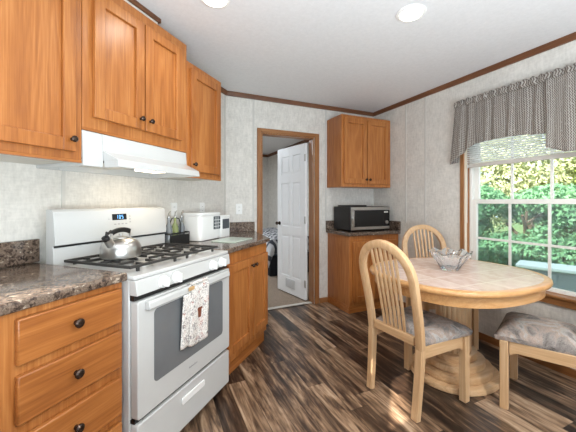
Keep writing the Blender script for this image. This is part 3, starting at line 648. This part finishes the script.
# tea towel over the oven handle
TW = thing('tea_towel', 'white printed tea towel hanging over the oven door handle', 'towel', w(-1.840, 0), R45)
def towel_front(u, v):
    x = 0.322 + u * 0.155 + 0.012 * (v - 0.3) * (u - .5)
    z = 0.810 - v * 0.325 + 0.014 * sin(pi * u) * -v - 0.010 * u * v
    y = -0.745 - 0.005 * sin(u * 7 + 1.0) * (0.3 + v) + 0.02 * v
    if v < 0.08: y += (0.08 - v) * 0.25
    return (x, y, z)
def towel_back(u, v):
    x = 0.262 + u * 0.10
    z = 0.770 - v * 0.28 - 0.012 * u * v
    y = -0.742 - 0.003 * sin(u * 9) * (0.3 + v) + 0.02 * v
    return (x, y, z)
MB().grid(towel_front, 16, 30, (0.16, 0.34)).build('towel_front', 'towel', TW, solid=0.0035)
MB().grid(towel_back, 10, 26, (0.10, 0.28)).build('towel_fold', 'towel', TW, solid=0.003)
MB().grid(lambda u, v: (0.325 + u * 0.15, -0.7455 + v * 0.034, 0.811 + 0.004 * sin(pi * v)), 10, 8, (.15, .05)).build('towel_top', 'towel', TW, solid=0.003)
def pf(x, z, dy=0.0025): u = (x - 0.322) / 0.155; v = (0.810 - z) / 0.325; return towel_front(u, v)[1] - dy
m = MB(); m.prism([(0.388, 0.655), (0.394, 0.612), (0.416, 0.612), (0.422, 0.655)], pf(0.40, 0.63) - 0.0025, pf(0.40, 0.63), 1)
m.box(0.385, 0.425, pf(0.40, 0.66) - 0.003, pf(0.40, 0.66), 0.656, 0.668); m.build('cup_print', 'cup', TW)
MB().box(0.300, 0.345, -0.748, -0.7415, 0.782, 0.803).build('towel_loop', 'cork', TW, bevel=0.003)

# kettle
KT = thing('kettle', 'stainless steel whistling kettle with black handle on the front left burner', 'kettle', w(-1.640, 0.385, 0.9575), R45 + radians(8))
MB().lathe([(0.086, 0.0), (0.096, 0.004), (0.098, 0.012), (0.097, 0.056), (0.090, 0.074), (0.075, 0.089), (0.054, 0.098), (0.040, 0.101)], (0, 0, 0), 36).build('kettle_body', 'steel', KT)
MB().lathe([(0.0395, 0.1012), (0.038, 0.105), (0.020, 0.109), (0.008, 0.111), (0.007, 0.115), (0.011, 0.118), (0.010, 0.124), (0.001, 0.126)], (0, 0, 0), 20).build('kettle_lid', 'steel', KT)
MB().tube([(-0.070, -0.01, 0.066), (-0.098, -0.014, 0.088), (-0.118, -0.016, 0.108)], 0.020, 14, (0, 1, 0), scale=[1.15, .9, .75]).build('spout', 'steel', KT)
m = MB(); m.tube([(-0.112, -0.015, 0.102), (-0.122, -0.0165, 0.118)], 0.018, 12, (0, 1, 0)); m.bar([(-0.116, -0.016, 0.118), (-0.110, -0.014, 0.140), (-0.095, -0.01, 0.132), (-0.072, -0.005, 0.145)], 0.012, 0.008, (0, 1, 0)); m.build('spout_cap', 'black', KT, bevel=0.002)
hp = [(-0.066 + 0.132 * i / 12, 0, 0.116 + 0.028 * sin(pi * (0.12 + 0.76 * i / 12)) ** 0.7) for i in range(13)]
MB().bar(hp, 0.026, 0.014, (0, 1, 0), None).build('handle', 'black', KT, bevel=0.005)
for sx in (-1, 1): MB().tube([(sx * 0.062, 0, 0.088), (sx * 0.069, 0, 0.108), (sx * 0.060, 0, 0.130)], 0.006, 8, (0, 1, 0)).build('handle_bracket', 'steel', KT)

# cruet caddy and bottles beside the stove
CD = thing('bottle_caddy', 'black wire caddy holding bottles beside the stove', 'caddy', w(-0.955, 0.150, ZR + 0.0005), R45)
m = MB(); m.box(-0.105, 0.105, -0.048, 0.048, 0.0, 0.006)
m.prism([(-0.105, 0.0065), (0.105, 0.0065), (0.105, 0.075), (-0.105, 0.075)], -0.050, -0.047, 1); m.prism([(-0.105, 0.0065), (0.105, 0.0065), (0.105, 0.075), (-0.105, 0.075)], 0.047, 0.050, 1)
for z in (0.085, 0.090): m.tube([(x, y, z) for x, y in rounded(-0.105, 0.105, -0.048, 0.048, 0.012, 3)], 0.003, 6, (0, 0, 1), True)
for x in (-0.104, -0.035, 0.035, 0.104):
    for y in (-0.047, 0.047): m.tube([(x, y, 0), (x, y, 0.09)], 0.003, 6, (0, 1, 0))
m.build('caddy_frame', 'black', CD)
m = MB(); m.tube([(0.0, -0.047, 0.09), (0, -0.05, 0.16), (0.0, -0.035, 0.195), (0.0, 0.0, 0.205), (0, 0.035, 0.195), (0, 0.05, 0.16), (0, 0.047, 0.09)], 0.004, 8, (1, 0, 0)); m.build('caddy_handle', 'black', CD)
def bottle(x, y, mat, label, hgt=1.0):
    p = CD.matrix_basis @ Vector((x, y, 0.0068)); o = thing('bottle', label, 'bottle', p, R45, 'bottles in the black caddy')
    MB().lathe([(0.024, 0), (0.027, 0.003), (0.027, 0.115 * hgt), (0.020, 0.140 * hgt), (0.011, 0.160 * hgt), (0.010, 0.190 * hgt), (0.012, 0.192 * hgt), (0.012, 0.198 * hgt)], (0, 0, 0), 18).build('bottle_glass', mat, o)
    m = MB(); m.lathe([(0.011, 0.1985 * hgt), (0.010, 0.212 * hgt), (0.004, 0.216 * hgt)], (0, 0, 0), 12); m.tube([(0, 0, 0.21 * hgt), (0, 0, 0.232 * hgt), (0.010, -0.008, 0.25 * hgt)], 0.004, 8, (0, 1, 0)); m.build('pourer', 'steel', o); return o
bottle(-0.070, 0, 'bottleglass', 'clear cruet bottle in the caddy, nearest the stove')
b2 = bottle(0.0, 0.002, 'oilglass', 'yellow green oil bottle in the middle of the caddy')
bottle(0.070, 0, 'bottleglass', 'clear cruet bottle in the caddy, nearest the white bin')

# white lidded bins
BB = thing('storage_bin', 'large white lidded storage bin with a clear window, on the counter beside the bottles', 'storage bin', w(-0.625, 0.150, ZR + 0.0005), R45)
m = MB(); m.prism(rounded(-0.15, 0.15, -0.095, 0.09, 0.035, 5), 0.004, 0.205, 2); m.build('bin_body', 'white_plastic', BB)
MB().prism(rounded(-0.145, 0.145, -0.09, 0.085, 0.035, 5), 0.0, 0.0038, 2).build('bin_base', 'lidgrey', BB)
MB().prism(rounded(-0.155, 0.155, -0.100, 0.095, 0.038, 5), 0.2055, 0.232, 2).build('bin_lid', 'white_plastic', BB, bevel=0.006)
m = MB(); m.prism(rounded(0.035, 0.135, 0.085, 0.198, 0.006, 3), -0.0985, -0.0955, 1); wi = m.build('clear_window', 'lidgrey', BB)
m = MB()
for i in range(3): m.box(0.040, 0.130, -0.100, -0.0986, 0.108 + i * 0.028, 0.112 + i * 0.028)
for i in range(2): m.box(0.065 + i * 0.032, 0.069 + i * 0.032, -0.100, -0.0986, 0.09, 0.195)
m.build('window_bars', 'white_plastic', wi)
B2 = thing('storage_bin', 'small white bin with a clear window behind the large lidded bin', 'storage bin', w(-0.370, 0.150, ZR + 0.0005), R45)
MB().prism(rounded(-0.085, 0.085, -0.08, 0.08, 0.025, 4), 0.0, 0.178, 2).build('bin_body', 'white_plastic', B2)
MB().prism(rounded(-0.088, 0.088, -0.083, 0.083, 0.026, 4), 0.1785, 0.198, 2).build('bin_lid', 'white_plastic', B2, bevel=0.004)
MB().prism(rounded(-0.055, 0.055, 0.075, 0.165, 0.006, 3), -0.0835, -0.0805, 1).build('clear_window', 'lidgrey', B2)
# glass board
o = tag(MB().prism(rounded(-0.16, 0.16, -0.11, 0.11, 0.012, 3), 0, 0.006, 2).build('cutting_board', 'board', loc=w(-0.58, 0.43, ZR + 0.0005), rz=R45), 'pale green glass cutting board on the counter right of the stove', 'cutting board')

# outlets
def outlet(loc, rz, label, up=False):
    o = thing('outlet', label, 'outlet', loc, rz)
    MB().prism(rounded(-0.035, 0.035, -0.057, 0.057, 0.006, 3), -0.006, -0.0005, 1).build('cover_plate', 'white_plastic', o, bevel=0.0015)
    for dz in (-0.02, 0.02):
        r = MB().prism(rounded(-0.016, 0.016, dz - 0.014, dz + 0.014, 0.008, 3), -0.0075, -0.0062, 1).build('receptacle', 'white_plastic', o)
        m = MB(); m.box(-0.007, -0.0045, -0.0079, -0.0076, dz - 0.004, dz + 0.005); m.box(0.0045, 0.007, -0.0079, -0.0076, dz - 0.004, dz + 0.005); m.build('slot', 'black', r)
    return o
outlet((0.891, CY, 1.170), 0, 'white outlet on the far wall between the counter and the door')
outlet(w(-0.80, 0, 1.185), R45, 'white outlet on the kitchen wall above the bottle caddy')
outlet(w(-0.42, 0, 1.185), R45, 'white outlet on the kitchen wall above the white bins')

# ------------------------------------------------------------------ microwave
MW = thing('microwave', 'black and steel countertop microwave in the far right corner', 'microwave', (2.085, 2.905, ZQ + 0.001), 0)
MWW, MWD, MWH = 0.570, 0.33, 0.285
MB().box(0, MWW, 0, MWD, 0.012, MWH).build('microwave_case', 'black', MW, bevel=0.006)
m = MB()
for a in (0.04, MWW - 0.04):
    for b in (0.03, MWD - 0.03): MB().lathe([(0.012, 0), (0.012, 0.0118)], (a, b, 0), 10).build('foot', 'black', MW)
MB().box(0.0, MWW, -0.022, -0.0005, 0.014, MWH - 0.002).build('front_frame', 'black', MW, bevel=0.003)
MB().box(0.002, MWW - 0.002, -0.026, -0.0225, MWH - 0.040, MWH - 0.004).build('steel_strip', 'steel', MW, bevel=0.0015)
MB().box(0.002, MWW - 0.002, -0.026, -0.0225, 0.018, 0.052).build('steel_strip', 'steel', MW, bevel=0.0015)
MB().box(0.002, 0.048, -0.026, -0.0225, 0.0525, MWH - 0.0405).build('steel_strip', 'steel', MW, bevel=0.0015)
MB().box(0.060, MWW - 0.105, -0.028, -0.0225, 0.056, MWH - 0.044).build('door_window', 'blackgloss', MW, bevel=0.002)
MB().box(MWW - 0.101, MWW - 0.004, -0.028, -0.0225, 0.056, MWH - 0.044).build('control_panel', 'blackgloss', MW, bevel=0.002)
MB().lathe([(0.022, 0), (0.021, 0.010), (0.018, 0.014), (0.001, 0.0145)], (MWW - 0.050, -0.0282, 0.098), 18, 1).build('dial', 'steel', MW)
MB().box(MWW - 0.090, MWW - 0.028, -0.0292, -0.0282, MWH - 0.072, MWH - 0.056).build('display', 'strip', MW)
hd = MB().prism([(0.012, 0.060), (0.036, 0.060), (0.036, 0.236), (0.012, 0.236)], -0.048, -0.040, 1).build('handle', 'steel', MW, bevel=0.003)
for za in (0.075, 0.206): MB().box(0.018, 0.030, -0.0398, -0.0262, za, za + 0.014).build('handle_post', 'steel', hd)
m = MB()
for i in range(5): m.box(0.215 + i * 0.012, 0.222 + i * 0.012, -0.0266, -0.0261, 0.030, 0.039)
m.build('maker_badge', 'grey', MW)
m = MB()
for i in range(6): m.box(-0.0012, -0.0002, 0.04 + i * 0.022, 0.052 + i * 0.022, 0.06, 0.13)
m.build('side_vents', 'iron', MW)
o = tag(MB().prism(rounded(0, 0.30, 0, 0.20, 0.02, 3), 0, 0.016, 2).build('tray', 'black', loc=(2.10, 2.98, ZQ + 0.002 + MWH), bevel=0.004), 'flat black tray lying on top of the microwave', 'tray')

# ------------------------------------------------------------------ valance and blind
VY0, VY1 = 2.000, 0.93     # along the wall
VX = XR - 0.085
V = thing('valance', 'gathered taupe patterned valance hanging over the window', 'curtain', (XR, VY0, 0), -pi / 2)   # local x to the right, -y into the room
VL = VY0 - VY1
def top_z(x): return 2.172
def fold(x, v, ph, amp): return amp * (0.35 + 0.65 * v) * (0.6 * sin(x * 62 + ph) + 0.4 * sin(x * 101 + ph * 2.3))
def panel(x0, x1, botfn, ph, y0, amp=0.012):
    def fn(u, v):
        x = x0 + (x1 - x0) * u; zb = botfn(u); zt = 2.150
        return (x + 0.004 * sin(v * 5 + x * 40), y0 + fold(x, v, ph, amp), zt + (zb - zt) * v)
    return fn
def flare(fn):
    def g(u, v): x, y, z = fn(u, v); return (x - 0.055 * v * (1 - u), y, z)
    return g
m = MB(); m.grid(panel(0.16, 0.74, lambda u: 1.768 + 0.022 * sin(pi * u) - 0.018 * u, 0.3, -0.078), 110, 26, (0.75, 0.45)); m.build('center_swag', 'valance', V, solid=0.002)
m = MB(); m.grid(flare(panel(-0.004, 0.20, lambda u: 1.610 + 0.165 * u ** 0.9, 1.4, -0.090, 0.014)), 50, 30, (0.30, 0.6)); m.build('tail', 'valance', V, solid=0.002)
m = MB(); m.grid(panel(0.735, VL, lambda u: 1.655 - 0.055 * min(1, u * 3) , 2.2, -0.096, 0.012), 90, 30, (0.60, 0.6)); m.build('tail', 'valance', V, solid=0.002)
def ret(u, v): return (-0.004 + 0.006 * sin(u * 9) - 0.055 * v * (1 - 0.4 * u), -0.088 + 0.084 * u, 2.15 + (1.61 + 0.02 * u - 2.15) * v)
m = MB(); m.grid(ret, 10, 20, (0.1, 0.6)); m.build('side_return', 'valance', V, solid=0.002)
def head(u, v):
    x = -0.006 + (VL + 0.01) * u; a = v * 2 * pi
    return (x, -0.082 - 0.016 * sin(a) + 0.006 * sin(x * 85) + 0.003 * sin(x * 151), 2.168 + 0.030 * cos(a) + 0.007 * sin(x * 120) * (v < .25 or v > .75))
m = MB(); m.grid(head, 160, 12, (1.3, 0.1)); m.build('gathered_header', 'valance', V, solid=0.002)
m = MB(); m.tube([(0.0, -0.004, 2.168), (0.0, -0.060, 2.168)], 0.006, 8, (0, 0, 1)); m.tube([(VL, -0.004, 2.168), (VL, -0.060, 2.168)], 0.006, 8, (0, 0, 1)); m.tube([(0, -0.064, 2.168), (VL, -0.064, 2.168)], 0.006, 8, (0, 0, 1)); m.build('curtain_rod', 'vinyl', V)
BL = thing('window_blind', 'white slatted blind half raised in the window under the valance', 'blind', (XR, WY1, 0), -pi / 2)
bx0, bx1 = 0.022, WW - 0.022
MB().box(bx0, bx1, 0.002, 0.028, WZ1 - 0.045, WZ1 - 0.010).build('head_rail', 'vinyl', BL, bevel=0.003)
MB().box(bx0, bx1, 0.001, 0.029, 1.570, 1.602).build('bottom_rail', 'blindrail', BL, bevel=0.004)
nS = 18
for i in range(nS):
    z = 1.618 + i * 0.0195
    m = MB(); m.sweep([(bx0 + 0.003, 0.015, z), (bx1 - 0.003, 0.015, z)], [(-0.011, 0.0045), (0.0, 0.0003), (0.011, -0.0055), (0.011, -0.0043), (0.0, 0.0017), (-0.011, 0.0057)], (0, 0, 1)); m.build('slat', 'slat', BL)
m = MB(); m.tube([(0.012 + bx0, -0.004, WZ1 - 0.05), (0.012 + bx0, -0.006, 1.05)], 0.0022, 6, (0, 1, 0)); m.build('pull_cord', 'vinyl', BL)

# ------------------------------------------------------------------ dining table
TXC, TYC, TA, TB_ = 1.965, 1.502, 0.560, 0.505
DT = thing('dining_table', 'oval blond wood pedestal dining table with tile top by the window', 'table', (TXC, TYC, 0))
def se(a, b, t, e):
    c, q = cos(t), sin(t); return (a * math.copysign(abs(c) ** (2 / e), c), b * math.copysign(abs(q) ** (2 / e), q))
def ovals(m, prof, n=72, a0=TA, b0=TB_, e=2.45):
    rings = [[m.bm.verts.new(se(a0 - off, b0 - off, 2 * pi * i / n, e) + (z,)) for i in range(n)] for off, z in prof]
    for A, B in zip(rings, rings[1:]):
        for i in range(n): m.face([A[i], A[(i + 1) % n], B[(i + 1) % n], B[i]])
    return rings
m = MB(); r = ovals(m, [(0.040, 0.7605), (0.012, 0.760), (0.003, 0.755), (0.0, 0.744), (0.003, 0.732), (0.014, 0.725), (0.040, 0.724)])
for i in range(72): m.face([r[-1][i], r[-1][(i + 1) % 72], r[0][(i + 1) % 72], r[0][i]])
m.build('tabletop_rim', 'rim', DT, ang=50)
m = MB(); r = ovals(m, [(0.0405, 0.7255), (0.0405, 0.7605)]); m.face(r[0][::-1]); m.face(r[1]); m.build('tile_top', 'tile', DT)
m = MB(); r = ovals(m, [(0.035, 0.664), (0.035, 0.7235), (0.058, 0.7235), (0.058, 0.664)])
for i in range(72): m.face([r[-1][i], r[-1][(i + 1) % 72], r[0][(i + 1) % 72], r[0][i]])
m.build('apron', 'rim', DT, ang=50)
m = MB(); r = ovals(m, [(0.0, 0.686), (0.0, 0.7235)], 60, 0.20, 0.20, 2.0); m.face(r[0][::-1]); m.face(r[1]); m.build('mounting_block', 'blond_x', DT)
# fluted column
nf = 22; pts = []
for i in range(nf * 8):
    a = 2 * pi * i / (nf * 8); rr = 0.108 + 0.0065 * abs(sin(a * nf / 2)) ** 0.7; pts.append((rr * cos(a) * 1.08, rr * sin(a)))
PC = (0.066, 0.046)
m = MB(); m.prism([(x + PC[0], y + PC[1]) for x, y in pts], 0.186, 0.6855, 2); m.build('fluted_column', 'blond_v', DT, ang=60)
for i, (a, b, z0, z1) in enumerate(((0.305, 0.282, 0.0, 0.040), (0.258, 0.236, 0.0405, 0.088), (0.210, 0.190, 0.0885, 0.136), (0.160, 0.144, 0.1365, 0.1855))):
    m = MB(); rg = ovals(m, [(0.004, z0), (0.0, z0 + 0.004), (0.0, z1 - 0.006), (0.002, z1 - 0.002), (0.006, z1)], 64, a, b, 2.1)
    m.face(rg[0][::-1]); m.face(rg[-1]); ob = m.build('base_tier', 'blond_x', DT, ang=45); ob.location = (PC[0], PC[1], 0)

# glass bowl
k_ = thing('glass_bowl', 'clear cut glass bowl standing on the dining table', 'bowl', (1.965, 1.525, 0.7615))
m = MB(); n = 48; rings = []
prof = [(0.001, 0.004), (0.050, 0.0), (0.056, 0.006), (0.070, 0.030), (0.098, 0.072), (0.124, 0.110), (0.132, 0.118), (0.128, 0.122), (0.118, 0.110), (0.092, 0.072), (0.062, 0.030), (0.045, 0.014), (0.001, 0.012)]
for j, (r_, z) in enumerate(prof):
    ring = []
    for i in range(n):
        a = 2 * pi * i / n; fl = (1 if j < 7 else 0.3) * 0.045 * cos(12 * a + j * 0.5) * (z / 0.12)
        zz = z + (0.010 * cos(8 * a) if 5 <= j <= 8 else 0)
        ring.append(m.bm.verts.new((1.06 * r_ * (1 + fl) * cos(a), 1.06 * r_ * (1 + fl) * sin(a), zz * 1.08)))
    rings.append(ring)
for A, B in zip(rings, rings[1:]):
    for i in range(n): m.face([A[i], A[(i + 1) % n], B[(i + 1) % n], B[i]])
m.face(rings[0][::-1]); m.face(rings[-1]); m.build('bowl_glass', 'crystal', k_, ang=15)

# ------------------------------------------------------------------ dining chairs (local +y is forward)
def chair(label, loc, rz):
    o = thing('dining_chair', label, 'chair', loc, rz, 'arch back dining chairs around the table')
    # back: arch from foot to foot. yb(z) gives the lean
    def yb(z): return -0.205 - (0.030 * (1 - z / 0.42) ** 1.5 if z < 0.42 else -0.0) - (0.13 * ((z - 0.42) / 0.6) ** 1.25 if z > 0.42 else 0)
    def xw(z): return 0.178 + 0.020 * min(1, max(0, z / 0.80))
    SH = 0.79
    for sx in (-1, 1):
        path = [(sx * xw(z), yb(z), z) for z in (0, 0.1, 0.2, 0.3, 0.40)]
        MB().bar(path, 0.038, 0.046, (1, 0, 0), [0.95, 0.95, 0.97, 1, 1]).build('leg', 'blond_v', o, bevel=0.004)
    path = [(-xw(z), yb(z), z) for z in (0.4005, 0.5, 0.6, 0.7)]
    R = xw(SH)
    for i in range(25):
        a = pi - pi * i / 24; z = SH + 0.205 * sin(a) ** 0.95 if 0 < i < 24 else SH
        path.append((R * cos(a), yb(z), z))
    path += [(xw(z), yb(z), z) for z in (0.7, 0.6, 0.5, 0.4005)]
    sec = [(-0.023, -0.015), (-0.015, -0.019), (0.015, -0.019), (0.023, -0.015), (0.023, 0.015), (0.015, 0.019), (-0.015, 0.019), (-0.023, 0.015)]
    MB().sweep(path, sec, (0, 1, 0.12)).build('back_frame', 'blond_v', o, ang=40)
    MB().box(-0.155, 0.155, -0.226, -0.196, 0.412, 0.462).build('back_rail', 'blond_x', o, bevel=0.004)
    for i in range(6):
        f = (i - 2.5); xb = f * 0.031; xt = f * 0.037
        zt = SH + 0.205 * sqrt(max(0, 1 - (xt / R) ** 2)) - 0.018
        pth = [(xb + (xt - xb) * q, yb(0.455 + (zt - 0.455) * q) + 0.004, 0.455 + (zt - 0.455) * q) for q in (0, .2, .4, .6, .8, 1)]
        MB().bar(pth, 0.017, 0.013, (0, 1, 0)).build('spindle', 'blond_v', o, bevel=0.003)
    for sx in (-1, 1):
        MB().box(sx * 0.212 - 0.022, sx * 0.212 + 0.022, 0.158, 0.202, 0, 0.412).build('leg', 'blond_v', o, bevel=0.004)
    # seat rails, side rails step down in a curve at the front leg
    for sx in (-1, 1):
        pts = [(-0.184, 0.345), (0.110, 0.345), (0.136, 0.338), (0.156, 0.322), (0.156, 0.412), (-0.184, 0.412)]
        m = MB(); m.prism(pts, -0.012, 0.012, 0); m.build('side_rail', 'blond_y', o, bevel=0.003, loc=(sx * 0.197, 0, 0)).rotation_euler = (0, 0, -sx * 0.055)
    MB().box(-0.189, 0.189, 0.168, 0.192, 0.345, 0.412).build('front_rail', 'blond_x', o, bevel=0.003)
    # padded seat
    NU, NV = 14, 14
    m = MB()
    def outline(u, v):
        y = -0.180 + 0.405 * v; hw = 0.196 + 0.046 * v
        return (u * 2 - 1) * hw, y
    top = {}; bot = {}
    for i in range(NU + 1):
        for j in range(NV + 1):
            u, v = i / NU, j / NV; x, y = outline(u, v)
            e = min(1, 4.2 * min(u, 1 - u, v, 1 - v)); crown_ = 1 - (1 - e) ** 2.6
            top[i, j] = m.bm.verts.new((x, y, 0.440 + 0.046 * crown_ + 0.012 * sin(pi * u) * sin(pi * v)))
            bot[i, j] = m.bm.verts.new((x * 0.97, y * 0.985, 0.4135))
    for i in range(NU):
        for j in range(NV):
            m.face([top[i, j], top[i + 1, j], top[i + 1, j + 1], top[i, j + 1]]); m.face([bot[i, j], bot[i, j + 1], bot[i + 1, j + 1], bot[i + 1, j]])
    per = [(i, 0) for i in range(NU)] + [(NU, j) for j in range(NV)] + [(i, NV) for i in range(NU, 0, -1)] + [(0, j) for j in range(NV, 0, -1)]
    for p, q in zip(per, per[1:] + per[:1]): m.face([bot[p], bot[q], top[q], top[p]])
    m.build('seat_cushion', 'fabric', o, ang=60)
    return o
c1 = chair('blond arch back dining chair in front of the table, nearest the camera', (1.603, 1.492, 0), radians(-85))
copy_thing(c1, (2.385, 1.962, 0), radians(158), 'blond arch back dining chair behind the dining table, partly hidden by the glass bowl')
copy_thing(c1, (2.230, 1.072, 0), radians(23), 'blond dining chair cut by the right picture edge, its padded seat by the window wall')

# ------------------------------------------------------------------ ceiling lights
def downlight(x, y, label, power=4.0):
    o = thing('ceiling_light', label, 'ceiling light', (x, y, HC), 0, 'recessed ceiling lights')
    m = MB(); n = 32; rr = [(0.066, -0.004), (0.068, -0.010), (0.088, -0.007), (0.090, -0.0005)]
    m.lathe(rr, (0, 0, 0), n); m.build('trim_ring', 'white_plastic', o)
    MB().lathe([(0.065, -0.0115), (0.065, -0.0135), (0.001, -0.0137)], (0, 0, 0), n).build('lamp_lens', 'lens', o)
    ld = bpy.data.lights.new('downlight', 'AREA'); ld.shape = 'DISK'; ld.size = 0.12; ld.energy = power; ld.color = (1.0, 0.95, 0.88); ld.spread = radians(150)
    lo = bpy.data.objects.new('downlight', ld); COL.objects.link(lo); lo.parent = o; lo.location = (0, 0, -0.016)
    return o
downlight(1.501, 1.44, 'round recessed ceiling light above the dining table')
downlight(0.347, 1.805, 'round recessed ceiling light above the kitchen floor, cut by the top picture edge', 2.6)
downlight(-0.45, 0.35, 'added recessed ceiling light behind the camera, unseen fill for the counter side')  # out-of-view fixture added as extra room light
downlight(1.35, -0.40, 'added recessed ceiling light behind the camera, unseen fill for the window side', 26.0)  # added out of view, strong, to lift chairs, floor and window wall
# bedroom fill: fixture and light added out of view to brighten that room
o = thing('ceiling_light', 'unseen flush ceiling light added to brighten the bedroom beyond the door', 'ceiling light', (0.7, 5.3, HC))
MB().lathe([(0.15, -0.0005), (0.15, -0.03), (0.11, -0.07), (0.001, -0.085)], (0, 0, 0), 28).build('lamp_shade', 'white_plastic', o)
ld = bpy.data.lights.new('bedroom_fill', 'AREA'); ld.shape = 'DISK'; ld.size = 0.3; ld.energy = 40; ld.color = (0.86, 0.93, 1.0)
lo = bpy.data.objects.new('bedroom_fill', ld); COL.objects.link(lo); lo.parent = o; lo.location = (0, 0, -0.09)
